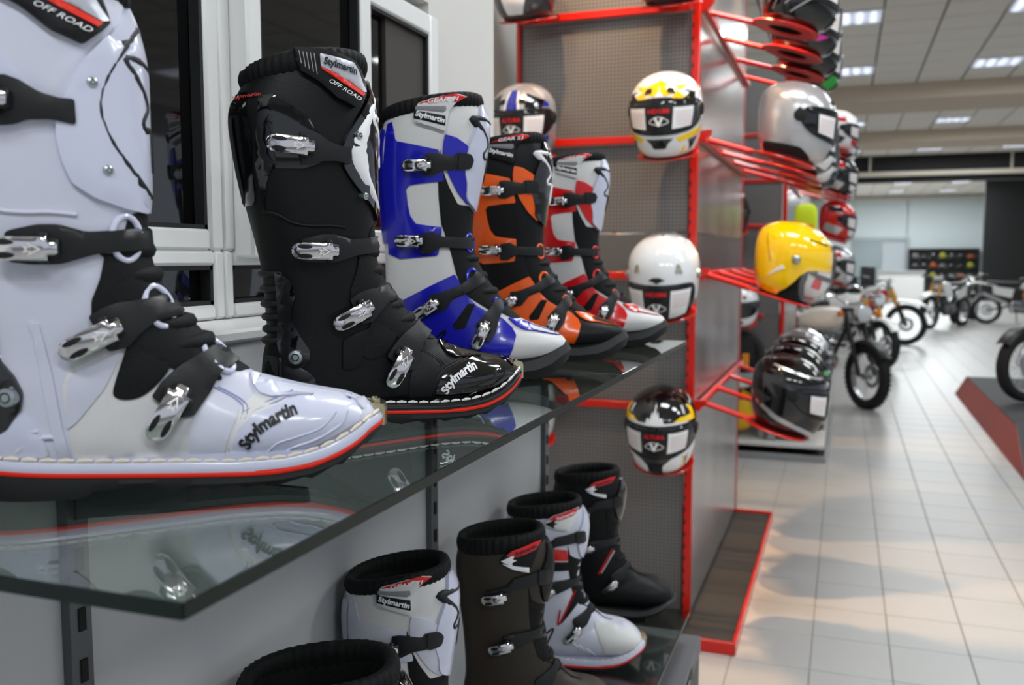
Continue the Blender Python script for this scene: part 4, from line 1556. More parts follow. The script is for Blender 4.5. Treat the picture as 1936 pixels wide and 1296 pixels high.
M_PERF = perforated('perforated_grey_steel', (124, 123, 122), (44, 43, 42), .0150, .0034, .40, .4, ('X', 'Z'))
M_PERFSIDE = perforated('finely_perforated_steel', (188, 188, 188), (110, 110, 110), .0090, .0026, .24, .7, ('Y', 'Z'))
M_PLAINSTEEL = mat('plain_grey_steel_sheet', (132, 130, 128), 0.3, 0.8, noise=0.04, nscale=5)

TILT = R(17)
ARM_L = .300


def ring_part(t, c, yaw, r):
    mb = MB()
    mb.lathe([(r * .5, 0), (r * .52, .004), (r * .97, .004), (r, 0), (r * .97, -.004), (r * .52, -.004), (r * .5, 0)], n=28)
    q = Matrix.Rotation(yaw, 3, 'Z') @ Matrix.Rotation(TILT, 3, 'Y')
    mb.v = [tuple(q @ Vector(v) + Vector(c)) for v in mb.v]
    return mb.build('helmet_ring', M_REDPAINT, t)


def on_ring(c, yaw, scale):
    n = Matrix.Rotation(yaw, 3, 'Z') @ Matrix.Rotation(TILT, 3, 'Y') @ Vector((0, 0, 1))
    return Vector(c) + n * (.0055 + .1385 * scale)


rail_slot = MB()
rail_slot.box((0, -.001, 0), (.006, .002, .016))
rail_slot_me = shared(rail_slot, 'post_slot', M_HOLE, smooth=False)


def rack(label, x0, x1, y0, y1, base_x, base_y, ztop, rails, zs, front=True, arms=(), slots=True, edge=None):
    """gondola: base tray, posts, perforated panels, rails; arms = y positions of the prongs on the right side"""
    t = thing('display_rack', label, 'display rack', (x1, y0, 0), 0, 'red and grey steel display racks')
    W, D = x1 - x0, y1 - y0
    bw = base_x - x0
    mb = MB()
    mb.box((base_x - x1 - bw / 2, (base_y - y0) / 2 + (y1 - y0) / 2 - 0.0, .02), (bw, y1 - base_y, .03))
    mb.build('base_mat', M_MATT_RUBBER, t, smooth=False)
    for c, s in (((base_x - x1 - .006, (base_y - y0 + D) / 2, .025), (.014, y1 - base_y, .05)), ((base_x - x1 - bw / 2, base_y - y0 + .006, .025), (bw, .014, .05)), ((base_x - x1 - bw / 2, D - .006, .025), (bw, .014, .05))):
        mb = MB()
        mb.box(c, s, .003)
        mb.build('base_edge', edge or M_REDPAINT, t)
    for (x, w_) in ((-.016, .032), (-W + .012, .016)):
        for y in (.008, D - .008):
            mb = MB()
            mb.box((x, y, ztop / 2 + .02), (w_, .036, ztop - .03), .003)
            p = mb.build('post', M_REDPAINT, t)
            if slots and y < .1 and w_ > .02:
                for k in range(int((ztop - .1) / .05)):
                    o = link('post_slot', rail_slot_me, p)
                    o.location = (x - .010, y - .018, .09 + k * .05)
    for z in rails:
        mb = MB()
        mb.box((-W / 2 - .01, -.016, z), (W - .05, .022, .030), .003)
        mb.build('rail', M_REDPAINT, t)
        mb = MB()
        mb.box((.014, D / 2, z), (.022, D - .02, .030), .003)
        mb.build('rail', M_REDPAINT, t)
        mb = MB()
        mb.prism([(0, -.02), (.045, .012), (.05, .03), (0, .028)], -.012, .012, Matrix.Translation((0, .02, z)) @ Matrix.Rotation(PI / 2, 4, 'X'))
        mb.build('rail_bracket', M_REDPAINT, t, smooth=False)
    zz = zs
    for a, b in zip(zz, zz[1:]):
        mb = MB()
        mb.box((-W / 2 - .01, .018, (a + b) / 2), (W - .056, .014, b - a - .006), .002)
        mb.build('front_panel', M_PERF if b - a > .2 else M_PLAINSTEEL, t)
        mb = MB()
        mb.box((-.010, D / 2, (a + b) / 2), (.012, D - .05, b - a - .004), .002)
        mb.build('side_panel', M_PERFSIDE if b - a > .2 else M_PLAINSTEEL, t)
    for z in rails:
        for y in arms:
            mb = MB()
            c, sn = math.cos(TILT), math.sin(TILT)
            mb.tube([(.02, y - y0, z + .004), (.02 + .185 * c, y - y0, z + .004 - .185 * sn)], .011, 8)
            mb.build('arm', M_REDPAINT, t)
            ring_part(t, (.02 + ARM_L * c, y - y0, z + .004 - ARM_L * sn), 0.0, .132)
    return t


RAILS = (.905, 1.430, 1.965, 2.460)
ARM_Y = (3.80, 4.26, 4.72, 5.18)
rk = rack('red-framed perforated steel rack carrying rows of helmets beside the boots', -1.30, -.55, 3.68, 5.40, -.345, 3.46, 2.95, RAILS, (.05, .905, 1.43, 1.60, 1.965, 2.46, 2.93), arms=ARM_Y)
# ring holders on the front of the rack, each under a helmet
FRONT = {}
for (key, x, z, drop) in (('left_low', -1.19, .905, .09), ('altura', -.635, .905, .135), ('open', -.635, 1.430, .085), ('blue', -1.19, 1.965, .03), ('hd', -.635, 1.965, .03), ('top_l', -1.19, 2.460, -.01), ('top_r', -.635, 2.460, -.02)):
    q = (x, 3.66 - .165 * math.cos(TILT), z - .165 * math.sin(TILT) - drop)
    mb = MB()
    mb.box((x + .55, -.030, z - drop / 2), (.05, .008, .04 + abs(drop)), .002)
    mb.tube([(x + .55, -.030, z - drop), (x + .55, -.030 - .06 * math.cos(TILT), z - drop - .06 * math.sin(TILT))], .011, 8)
    mb.build('ring_bracket', M_REDPAINT, rk)
    ring_part(rk, (q[0] + .55, q[1] - 3.68, q[2]), -PI / 2, .116)
    FRONT[key] = q
M_GREYMETAL = mat('light_grey_shelving_metal', (150, 152, 154), .35, .3, noise=.03, nscale=4)
M_WHITEBOARD = mat('white_shelf_board', (206, 205, 202), .4)
FAR_RAILS = (1.40, 1.74, 2.08, 2.42)
far_rack = rack('farther rack of helmets standing behind the first red rack', -1.25, -.42, 7.30, 9.3, -.09, 7.05, 2.95, FAR_RAILS, (.80, 1.06, 1.40, 1.74, 2.08, 2.42, 2.93), arms=(7.6, 8.15, 8.7), slots=False, edge=M_GREYMETAL)
mb = MB()
mb.box((-.26, .875, .115), (1.16, 2.25, .03), .003)
mb.build('low_shelf', M_WHITEBOARD, far_rack)
for (x, y, w_, d) in ((.30, 1.2, .02, 1.6), (-.06, -.16, .06, .03), (-.14, .35, .05, .9)):
    mb = MB()
    mb.box((x, y, .131 + .225), (w_, d, .45), .003)
    mb.build('shelf_side', M_GREYMETAL, far_rack)
mb = MB()
mb.box((-.30, .9, .592), (1.06, 2.2, .02), .003)
mb.build('shelf_top', M_GREYMETAL, far_rack)
# ------------------------------------------------------------------ helmets
SLICES = [(-.132, .088, .118, .078), (-.112, .104, .146, .098), (-.080, .116, .160, .114), (-.040, .123, .161, .128), (.000, .127, .153, .139), (.040, .127, .145, .146),
          (.075, .120, .132, .144), (.105, .102, .108, .126), (.128, .074, .076, .094), (.142, .040, .040, .054), (.1475, .001, .001, .002)]
SL = spline(SLICES, 4)


def hel(phi, z, grow=0.0):
    """point and normal on the helmet at azimuth phi (0 = forward) and height z"""
    def pt(ph, zz):
        zz = max(SL[0][0], min(SL[-1][0] - .0004, zz))
        j = 0
        while SL[j + 1][0] < zz:
            j += 1
        f = (zz - SL[j][0]) / (SL[j + 1][0] - SL[j][0])
        a, fr, bk = [SL[j][k] + (SL[j + 1][k] - SL[j][k]) * f for k in (1, 2, 3)]
        c, s = math.cos(ph), math.sin(ph)
        return Vector(((fr if c > 0 else bk) * c, a * s, zz))
    p = pt(phi, z)
    du = pt(phi + .02, z) - pt(phi - .02, z)
    dv = pt(phi, z + .003) - pt(phi, z - .003)
    n = du.cross(dv)
    n = n.normalized() if n.length > 1e-12 else Vector((0, 0, 1))
    if n.dot(p - Vector((0, 0, p.z * .4))) < 0:
        n = -n
    return p + n * grow, n


KR = .125


def on_helmet(u, v):
    return hel(u / KR, v)


def hpanel(name, poly, m, t, parent, step=.016, rnd=0.0, smooth=False, soft=.7, mirror=False):
    """poly in (metres round the helmet, height)"""
    out = []
    polys = [poly] + ([[(-x, z) for x, z in poly][::-1]] if mirror else [])
    for q in polys:
        if smooth:
            q = spline(q, 3, True)
        elif rnd:
            q = round_poly(q, rnd)
        V, F = fill2d(q, step)
        mb = MB()
        mb.add(*drape(V, F, on_helmet, t, soft=soft))
        out.append(mb.build(name, m, parent, angle=60))
    return out[0]


def htext(s, c, height, width, m, t, parent, bold=.03, name='lettering'):
    V, F = letters(s, bold)
    x0, x1 = min(v.x for v in V), max(v.x for v in V)
    k = width / (x1 - x0)
    vs = []
    for v in V:
        p, n = on_helmet(c[0] + v.x * k, c[1] + v.y * height)
        vs.append(p + n * t)
    return MB().add(vs, F).build(name, m, parent, smooth=False)


def hline(pts, w_, m, t, parent, name, closed=False):
    P = spline(pts, 5, closed)
    vs, fs = [], []
    n = len(P)
    for i in range(n):
        a = P[i - 1] if (i or closed) else P[0]
        b = P[(i + 1) % n] if (i < n - 1 or closed) else P[-1]
        d = (b - a).normalized()
        nn = Vector((-d.y, d.x))
        for q in (P[i] + nn * w_ / 2, P[i] - nn * w_ / 2):
            p, no = on_helmet(q.x, q.y)
            vs.append(p + no * t)
    for i in range(n if closed else n - 1):
        j = (i + 1) % n
        fs.append((2 * i, 2 * j, 2 * j + 1, 2 * i + 1))
    return MB().add(vs, fs).build(name, m, parent)


M_VISOR = mat('dark_tinted_visor', (16, 17, 19), 0.06, coat=0.5)
M_HLINER = mat('black_helmet_padding', (20, 20, 21), 0.85, bump=0.4, bscale=200)
M_LABEL = mat('white_paper_label', (226, 226, 226), 0.6)
M_LABELBLACK = mat('black_label_film', (14, 13, 14), 0.4)
M_LABELRED = mat('red_label_print', (214, 24, 34), 0.5)
M_LABELLINE = mat('pale_red_print', (214, 168, 168), 0.6)
M_CLEARVISOR = mat('clear_visor', (230, 235, 238), 0.03, trans=0.0, alpha=0.14, coat=0.3)

SHELL = {}


def shell_mesh(openface):
    n = 40
    rings = []
    for q in SL:
        ring = []
        for k in range(n):
            p, _ = hel(2 * PI * k / n, q[0])
            ring.append(p)
        rings.append(ring)
    mb = MB()
    if not openface:
        mb.loft(rings)
    else:
        h = PI * KR
        zb = -.131
        hf = [(.205, zb), (.196, -.118), (.180, -.098), (.166, -.070), (.154, -.040), (.136, -.018), (.105, -.008), (.055, -.004)]
        ol = [(-h, zb)] + [(-x, z) for x, z in hf] + [(0, -.002)] + hf[::-1] + [(h, zb), (h, .1468), (-h, .1468)]
        V, F = fill2d(ol, .014)
        vs, n_ = [], len(V)
        for g_ in (0.0, -.010):
            for v in V:
                p, n = on_helmet(v[0], v[1])
                vs.append(p + n * g_)
        cnt = {}
        for f in F:
            for i in range(len(f)):
                e = (f[i], f[(i + 1) % len(f)])
                k = (min(e), max(e))
                cnt[k] = None if k in cnt else e
        fs = list(F) + [tuple(i + n_ for i in f[::-1]) for f in F] + [(a, a + n_, b + n_, b) for a, b in [e for e in cnt.values() if e] if abs(V[a][0]) < h - .001 and V[a][1] < .14]
        mb.add(vs, fs)
    return mb


def helmet(label, loc, yaw, shell, visor=None, full=True, graphics=(), label_text=None, openface=False, accents=None, scale=1.0, group='helmets on the red rack', vents=True, side_label=False, winged=True, roll=0.0):
    t = thing('motorcycle_helmet', label, 'helmet', on_ring(loc, yaw, scale), yaw, group, (scale, scale, scale))
    t.rotation_euler = (0, TILT, yaw)
    mb = shell_mesh(openface)
    sh = mb.build('shell', shell, t, angle=60)
    # padding that closes the neck opening
    mb = MB()
    c = []
    for (f, z) in ((1.0, -.131), (.97, -.138), (.86, -.137), (.74, -.118), (.62, -.06)):
        c.append([Vector((hel(2 * PI * k / 36, -.131)[0].x * f, hel(2 * PI * k / 36, -.131)[0].y * f, z)) for k in range(36)])
    mb.loft(c, False, True)
    mb.build('neck_padding', M_HLINER, t)
    visor = visor or M_VISOR
    if openface:
        mb = MB()
        inn = []
        for q in SL:
            inn.append([hel(2 * PI * k / 32, q[0], -.012)[0] for k in range(32)])
        mb.loft(inn)
        mb.v = [(x * .72 - .030, y * .90, z * .90) for x, y, z in mb.v]
        mb.build('inner_padding', M_HLINER, t)
        vp = [(-.140, -.010), (-.100, .004), (0, .008), (.100, .004), (.140, -.010), (.150, -.05), (.140, -.100), (.10, -.124), (0, -.130), (-.10, -.124), (-.140, -.100), (-.150, -.05)]
        v = hpanel('visor', vp, visor, .006, t, step=.02, smooth=True)
        for s in (-1, 1):
            p, n = hel(s * 1.42, .012)
            q = n.to_track_quat('Z', 'Y').to_matrix()
            mb = MB()
            mb.lathe([(0, .010), (.010, .010), (.014, .008), (.016, .004), (.016, -.004)], n=18)
            mb.v = [tuple(q @ Vector(w_) + p) for w_ in mb.v]
            mb.build('visor_screw', M_SCREW, t)
    else:
        vp = [(-.172, .030), (-.150, .052), (-.080, .062), (0, .064), (.080, .062), (.150, .052), (.172, .030), (.168, -.004), (.130, -.034), (.070, -.044), (0, -.046), (-.070, -.044), (-.130, -.034), (-.168, -.004)]
        v = hpanel('visor', vp, visor, .004, t, step=.018, smooth=True)
        hline(vp, .006, M_HLINER, .0038, t, 'visor_gasket', True)
        if vents:
            hpanel('chin_vent', [(-.034, -.070), (.034, -.070), (.024, -.096), (-.024, -.096)], M_HLINER, .003, t, rnd=.2)
            hpanel('top_vent', [(.028, .088), (.060, .084), (.056, .100), (.032, .104)], M_HLINER, .004, t, rnd=.3, mirror=True)
        for s in (-1, 1):
            p, n = hel(s * 1.42, .016)
            q = n.to_track_quat('Z', 'Y').to_matrix()
            mb = MB()
            mb.lathe([(0, .007), (.016, .007), (.022, .005), (.024, -.004)], n=20)
            mb.v = [tuple(q @ Vector(w_) + p) for w_ in mb.v]
            mb.build('visor_pivot', accents or M_HLINER, t)
    for (nm, poly, m, tt, mir) in graphics:
        hpanel(nm, poly, m, tt, t, rnd=.08, mirror=mir)
    if label_text is not None or side_label:
        off = 0.0
        z0, z1 = (-.040, .054) if not openface else (-.122, .000)
        tv = .0052 if not openface else .0072
        zc = (z0 + z1) / 2
        st = hpanel('label_band', [(-.128, z1 - .008), (0, z1), (.128, z1 - .008), (.120, z0 + .006), (0, z0), (-.120, z0 + .006)], M_LABELBLACK, tv, t, soft=.9)
        for s in (-1, 1):
            q = [(s * .122, z1 - .018), (s * .048, z1 - .013), (s * .044, z0 + .010), (s * .112, z0 + .014)]
            hpanel('paper_label', q if s > 0 else q[::-1], M_LABEL, tv + .0009, st, soft=.95)
            for k in range(5):
                zz = z1 - .030 - k * .010
                hline([(s * .112, zz - .002), (s * .056, zz)], .0022, M_LABELLINE, tv + .0016, st, 'print_line')
        if label_text:
            htext(label_text, (0, z1 - .030), .014, .070, M_LABELRED, tv + .0016, st, .05)
        if winged:
            hline([(-.030, zc - .012), (-.010, zc + .004), (.012, zc + .002), (.032, zc - .012), (.010, zc - .022), (-.012, zc - .020)], .0024, M_INKWHITE, tv + .0016, st, 'winged_mark', True)
            hpanel('winged_mark', [(-.016, zc + .004), (-.008, zc + .004), (0, zc - .014), (.008, zc + .004), (.016, zc + .004), (.003, zc - .026), (-.003, zc - .026)], M_INKWHITE, tv + .0016, st, soft=1.0)
    return t


H_WHITE = mat('white_helmet_lacquer', (226, 227, 228), 0.14, coat=0.6)
H_SILVER = mat('silver_helmet_lacquer', (186, 187, 190), 0.25, 0.55, coat=0.6)
H_BLACK = mat('black_helmet_lacquer', (13, 13, 14), 0.10, coat=0.7)
H_GREY = mat('graphite_helmet_lacquer', (62, 63, 66), 0.2, 0.3, coat=0.6)
H_YELLOW = mat('yellow_helmet_lacquer', (244, 198, 0), 0.12, coat=0.7)
H_BLUE = mat('blue_helmet_lacquer', (28, 40, 150), 0.15, coat=0.6)
H_RED = mat('red_helmet_lacquer', (190, 22, 22), 0.15, coat=0.6)
H_GREEN = mat('green_helmet_lacquer', (30, 150, 40), 0.15, coat=0.6)
H_PINK = mat('magenta_helmet_lacquer', (190, 40, 150), 0.15, coat=0.6)
H_CREAM = mat('cream_helmet_lacquer', (232, 214, 190), 0.15, coat=0.6)
H_CHROME = mat('chromed_vent', (200, 190, 170), 0.12, 1.0)
H_LIME = mat('lime_safety_vest', (210, 230, 20), 0.6)

FACE = -PI / 2     # visor towards the aisle end of the boots
ZH = .146          # helmet origin above its ring
star_top = [(x * 1.5, z) for x, z in [(-.075, .064), (-.030, .070), (-.040, .086), (-.012, .078), (0, .098), (.012, .078), (.040, .086), (.030, .070), (.075, .064), (.045, .092), (.085, .104), (.040, .108), (.0, .126), (-.040, .108), (-.085, .104), (-.045, .092)]]
helmet('silver helmet with blue stripe and red-lettered label, on the rack front', FRONT['blue'], FACE, H_SILVER,
       graphics=[('centre_stripe', [(-.022, .066), (.022, .066), (.020, .130), (-.020, .130)], H_BLUE, .002, False), ('stripe_edge', [(.024, .066), (.032, .066), (.030, .128), (.022, .128)], H_WHITE, .002, True),
                 ('side_graphic', [(.050, .070), (.120, .060), (.150, .085), (.070, .120)], H_BLACK, .0018, True), ('side_spot', [(.130, .066), (.160, .060), (.160, .080), (.135, .082)], H_BLUE, .0026, True), ('chin_graphic', [(.050, -.060), (.150, -.040), (.140, -.100), (.070, -.110)], H_BLUE, .0018, True)], label_text='ALTURA')
helmet('yellow-crowned white and black helmet with HD188 label, on the rack front', FRONT['hd'], FACE, H_WHITE, scale=1.03,
       graphics=[('crown_star', star_top, H_YELLOW, .0022, False), ('side_graphic', [(.085, .066), (.140, .058), (.150, .078), (.100, .092), (.120, .080)], H_BLACK, .0022, True), ('brow_line', [(.0, .066), (.070, .066), (.050, .073), (.0, .076)], H_BLACK, .0018, True),
                 ('chin_graphic', [(.060, -.060), (.170, -.040), (.172, -.062), (.072, -.078)], H_YELLOW, .0022, True), ('chin_dark', [(-.05, -.062), (.05, -.062), (.03, -.080), (-.03, -.080)], H_BLACK, .0034, False), ('jaw_dark', [(.110, -.075), (.160, -.070), (.130, -.118)], H_BLACK, .002, True), ('jaw_yellow', [(.090, -.100), (.104, -.092), (.096, -.126), (.084, -.126)], H_YELLOW, .0022, True)], label_text='HD188')
helmet('white open-face helmet with chrome vents and HD306 label, behind the red boot', FRONT['open'], FACE, H_WHITE, openface=True, scale=1.03,
       graphics=[('vent', [(.064, .046), (.092, .040), (.082, .072), (.072, .070)], H_CHROME, .004, True), ('brow_mark', [(-.03, .024), (-.010, .034), (.010, .034), (.030, .024), (.008, .018), (0, .012), (-.008, .018)], H_BLACK, .0024, False)], label_text='HD306')
helmet('black, white and yellow helmet with ALTURA label under the glass shelf', FRONT['altura'], FACE, H_BLACK, scale=1.03,
       graphics=[('crown_white', [(-.036, .066), (.036, .066), (.030, .092), (.018, .084), (.012, .110), (.006, .094), (0, .132), (-.006, .094), (-.012, .110), (-.018, .084), (-.030, .092)], H_WHITE, .0024, False), ('brow_white', [(0, .064), (.110, .058), (.150, .048), (.120, .070), (.040, .074), (0, .072)], H_WHITE, .002, True),
                 ('side_yellow', [(.070, .074), (.120, .066), (.175, .056), (.185, .095), (.165, .110), (.160, .080), (.100, .084)], H_YELLOW, .0026, True), ('side_line', [(.120, .090), (.128, .088), (.138, .112), (.128, .114)], H_WHITE, .0028, True),
                 ('jaw_white', [(.03, -.080), (.06, -.056), (.175, -.030), (.180, -.060), (.130, -.130), (.03, -.130)], H_WHITE, .0018, True), ('jaw_black', [(.105, -.060), (.135, -.055), (.125, -.105), (.100, -.115)], H_BLACK, .0024, True), ('jaw_yellow', [(.112, -.062), (.124, -.060), (.112, -.104), (.104, -.104)], H_YELLOW, .003, True)], label_text='ALTURA')
helmet('white and black helmet half hidden behind the edge of the grey wall', FRONT['left_low'], FACE, H_WHITE, graphics=[('jaw_black', [(.05, -.06), (.16, -.04), (.15, -.10), (.07, -.11)], H_BLACK, .002, True)], label_text='ALTURA')
helmet('black helmet with white chin plate at the top left of the rack', FRONT['top_l'], FACE, H_GREY, graphics=[('chin_plate', [(-.05, -.055), (.05, -.055), (.035, -.115), (-.035, -.115)], H_WHITE, .004, False)], label_text='')
helmet('black helmet at the top of the rack front, only its underside in view', FRONT['top_r'], FACE, H_BLACK, label_text='')

# four rows on the right-hand side of the rack, visors to the aisle
SX = -.55 + .02 + ARM_L * math.cos(TILT)
G2 = 'helmets on the arms at the side of the rack'
spikes = [[(.120 + .030 * k, -.018 + .020 * (k % 2)), (.124 + .030 * k, -.016 + .020 * (k % 2)), (.190 + .026 * k, -.100 + .022 * (k % 3)), (.187 + .026 * k, -.103 + .022 * (k % 3))] for k in range(10)] + [[(.190 + .024 * k, .070), (.196 + .024 * k, .072), (.150 + .030 * k, .010), (.146 + .030 * k, .012)] for k in range(6)]
hel_rows = [
    (2.460, [('black helmet with white spiky scratches on the top row of the rack', H_BLACK, [('scratch', p, H_SILVER, .0024, True) for p in spikes] + [('scratch', [(.02 + .03 * k, .076), (.032 + .03 * k, .074), (.024 + .045 * k, .120), (.02 + .045 * k, .120)], H_SILVER, .0024, True) for k in range(4)]),
             ('black and magenta helmet, second on the top row of the rack', H_BLACK, [('flash', [(.08, -.06), (.20, -.07), (.26, -.09), (.12, -.09)], H_PINK, .0024, True), ('flash', [(.12, .04), (.20, .02), (.24, .06), (.16, .08)], H_GREY, .0024, True)]),
             ('black and silver striped helmet, third on the top row of the rack', H_BLACK, [('flash', [(.06, .05), (.12, .03), (.20, .09), (.12, .11)], H_SILVER, .0024, True)]),
             ('black and green helmet at the far end of the top row', H_BLACK, [('flash', [(.02, -.06), (.08, -.05), (.12, -.11), (.05, -.12)], H_GREEN, .0024, True)])]),
    (1.965, [('silver full-face helmet with dark visor on the second row', H_SILVER, [('jaw_dark', [(.15, -.092), (.30, -.100), (.33, -.128), (.08, -.128)], M_HLINER, .0026, True), ('ear_vent', [(.180, .020), (.192, .030), (.186, .044), (.176, .036)], M_HLINER, .003, True)]),
             ('black and white helmet behind the silver one', H_BLACK, [('flash', [(.02, -.05), (.10, -.04), (.12, -.10), (.04, -.11)], H_WHITE, .0024, True)]),
             ('white and blue helmet, third on the second row', H_WHITE, [('flash', [(.06, .06), (.16, .05), (.22, .10), (.10, .11)], H_BLUE, .0024, True)]),
             ('grey helmet at the far end of the second row', H_GREY, [])]),
    (1.430, [('yellow', None, None), ('white and black helmet behind the yellow open-face one', H_WHITE, [('flash', [(.05, .06), (.16, .05), (.20, .10), (.08, .11)], H_BLACK, .0024, True)]),
             ('black and lime helmet, third on the middle row', H_BLACK, [('flash', [(.05, .06), (.16, .05), (.20, .10), (.08, .11)], H_LIME, .0024, True)]),
             ('silver helmet at the far end of the middle row', H_SILVER, [])]),
    (.905, [('gloss black helmet with grey scrolls on the lowest row', H_BLACK, [('scroll', [(.16, .03), (.24, .07), (.30, .06), (.28, .02), (.22, -.01), (.26, .04)], H_GREY, .0024, True), ('scroll', [(.24, -.02), (.33, .0), (.34, -.05), (.28, -.06)], H_GREY, .0024, True), ('edge_stripe', [(.03, -.112), (.20, -.076), (.36, -.020), (.36, -.034), (.21, -.092), (.03, -.126)], H_SILVER, .0026, True), ('crown_line', [(.04, .098), (.16, .094), (.28, .100), (.28, .106), (.16, .101), (.04, .106)], H_SILVER, .0024, True)]),
            ('black and green striped helmet, second on the lowest row', H_BLACK, [('edge_stripe', [(.03, -.112), (.20, -.076), (.36, -.020), (.36, -.034), (.21, -.092), (.03, -.126)], H_SILVER, .0026, True), ('flash', [(.03, .066), (.08, .064), (.07, .085), (.03, .085)], H_GREEN, .0024, True)]),
            ('gloss black plain helmet, third on the lowest row', H_BLACK, []),
            ('silver helmet at the far end of the lowest row', H_SILVER, [])]),
]
for z, row in hel_rows:
    for y, (lab, m, gr) in zip(ARM_Y, row):
        if m is None:
            continue
        helmet(lab, (SX, y, z + .004 - ARM_L * math.sin(TILT)), 0.0, m, graphics=gr, label_text=None, side_label=True, winged=False, group=G2, scale=1.03)
yl = helmet('yellow open-face helmet with clear visor on the middle row', (SX, ARM_Y[0], 1.434 - ARM_L * math.sin(TILT)), 0.0, H_YELLOW, visor=M_CLEARVISOR, openface=True, group=G2, scale=1.04,
            graphics=[('side_panel', [(.20, -.030), (.215, -.020), (.25, -.06), (.262, -.075)], H_WHITE, .003, True), ('inner_label', [(.075, -.075), (.110, -.072), (.106, -.035), (.078, -.036)], M_LABELRED, -.004, True), ('crown_slot', [(.06, .086), (.15, .092), (.15, .095), (.06, .092)], H_BLACK, .0022, True), ('rear_groove', [(.30, .08), (.303, .08), (.26, -.02), (.257, -.02)], H_BLACK, .001, True)])
# helmets of the farther rack
G3 = 'helmets on the farther rack'
fx = -.42 + .02 + ARM_L * math.cos(TILT)
rowname = ('lowest', 'second lowest', 'second highest', 'highest')
posname = ('nearest', 'middle', 'farthest')
cols = [[(H_SILVER, 'silver'), (H_BLACK, 'black'), (H_RED, 'red')], [(H_RED, 'red'), (H_WHITE, 'white'), (H_BLACK, 'black')],
        [(H_BLACK, 'black'), (H_RED, 'red'), (H_SILVER, 'silver')], [(H_WHITE, 'white'), (H_BLACK, 'black'), (H_GREY, 'grey')]]
for q, z in enumerate(FAR_RAILS):
    for k, y in enumerate((7.6, 8.15, 8.7)):
        m, cn = cols[q][k]
        helmet('%s helmet, %s on the %s arm row of the farther rack' % (cn, posname[k], rowname[q]), (fx, y, z + .004 - ARM_L * math.sin(TILT)), 0.0, m, scale=.97,
               graphics=[('flash', [(.14, -.05), (.26, -.04), (.30, -.10), (.16, -.11)], H_BLACK if m in (H_WHITE, H_SILVER) else H_SILVER, .0024, True), ('flash', [(.16, .060), (.26, .050), (.30, .09), (.18, .10)], H_RED if m is not H_RED else H_BLACK, .0024, True), ('flash', [(.02, -.052), (.10, -.048), (.09, -.09), (.03, -.10)], H_WHITE if m is not H_WHITE else H_RED, .0024, True)], side_label=True, winged=False, group=G3)
for (x, z, m, lab) in ((-.98, 2.42, H_RED, 'red helmet seen past the corner of the near rack'), (-.80, 1.74, H_BLACK, 'black helmet beside a bare red ring on the farther rack front'), (-.98, 1.40, H_CREAM, 'cream helmet on the front of the farther rack'), (-.72, 1.06, H_WHITE, 'white helmet with dark visor on the farther rack front'), (-.50, 1.74, None, '')):
    q = (x, 7.28 - .165 * math.cos(TILT), z - .165 * math.sin(TILT))
    mb = MB()
    mb.tube([(x + .42, -.030, z), (x + .42, -.030 - .06 * math.cos(TILT), z - .06 * math.sin(TILT))], .011, 8)
    mb.build('ring_bracket', M_REDPAINT, far_rack)
    if z < 1.2:
        mb = MB()
        mb.box((x + .42, -.016, z), (.30, .022, .030), .003)
        mb.build('rail', M_REDPAINT, far_rack)
    ring_part(far_rack, (q[0] + .42, q[1] - 7.30, q[2]), -PI / 2, .116)
    if m:
        helmet(lab, q, FACE, m, group=G3)

# ------------------------------------------------------------------ motorcycles
B_TYRE = mat('black_tyre_rubber', (24, 24, 25), 0.75, bump=0.5, bscale=80)
B_BLACK = mat('black_frame_paint', (20, 20, 21), 0.35)
B_ALU = mat('brushed_aluminium', (176, 178, 180), 0.3, 0.9)
B_CHROME = mat('chrome_trim', (214, 214, 216), 0.08, 1.0)
B_WHITE = mat('white_fairing_plastic', (226, 226, 224), 0.25, coat=0.3)
B_CREAM = mat('cream_fuel_tank', (236, 231, 220), 0.18, coat=0.5)
B_RED = mat('red_fairing_plastic', (200, 26, 22), 0.25, coat=0.3)
B_ORANGE = mat('orange_fairing_plastic', (232, 120, 10), 0.25, coat=0.3)
B_GOLD = mat('gold_fork_tube', (206, 150, 60), 0.3, 0.8)
B_SEAT = mat('black_vinyl_seat', (22, 22, 23), 0.5, bump=0.3, bscale=120)
B_ENGINE = mat('grey_engine_casting', (110, 112, 114), 0.45, 0.7)
B_LENS = mat('headlamp_glass', (220, 225, 230), 0.05, coat=0.5)


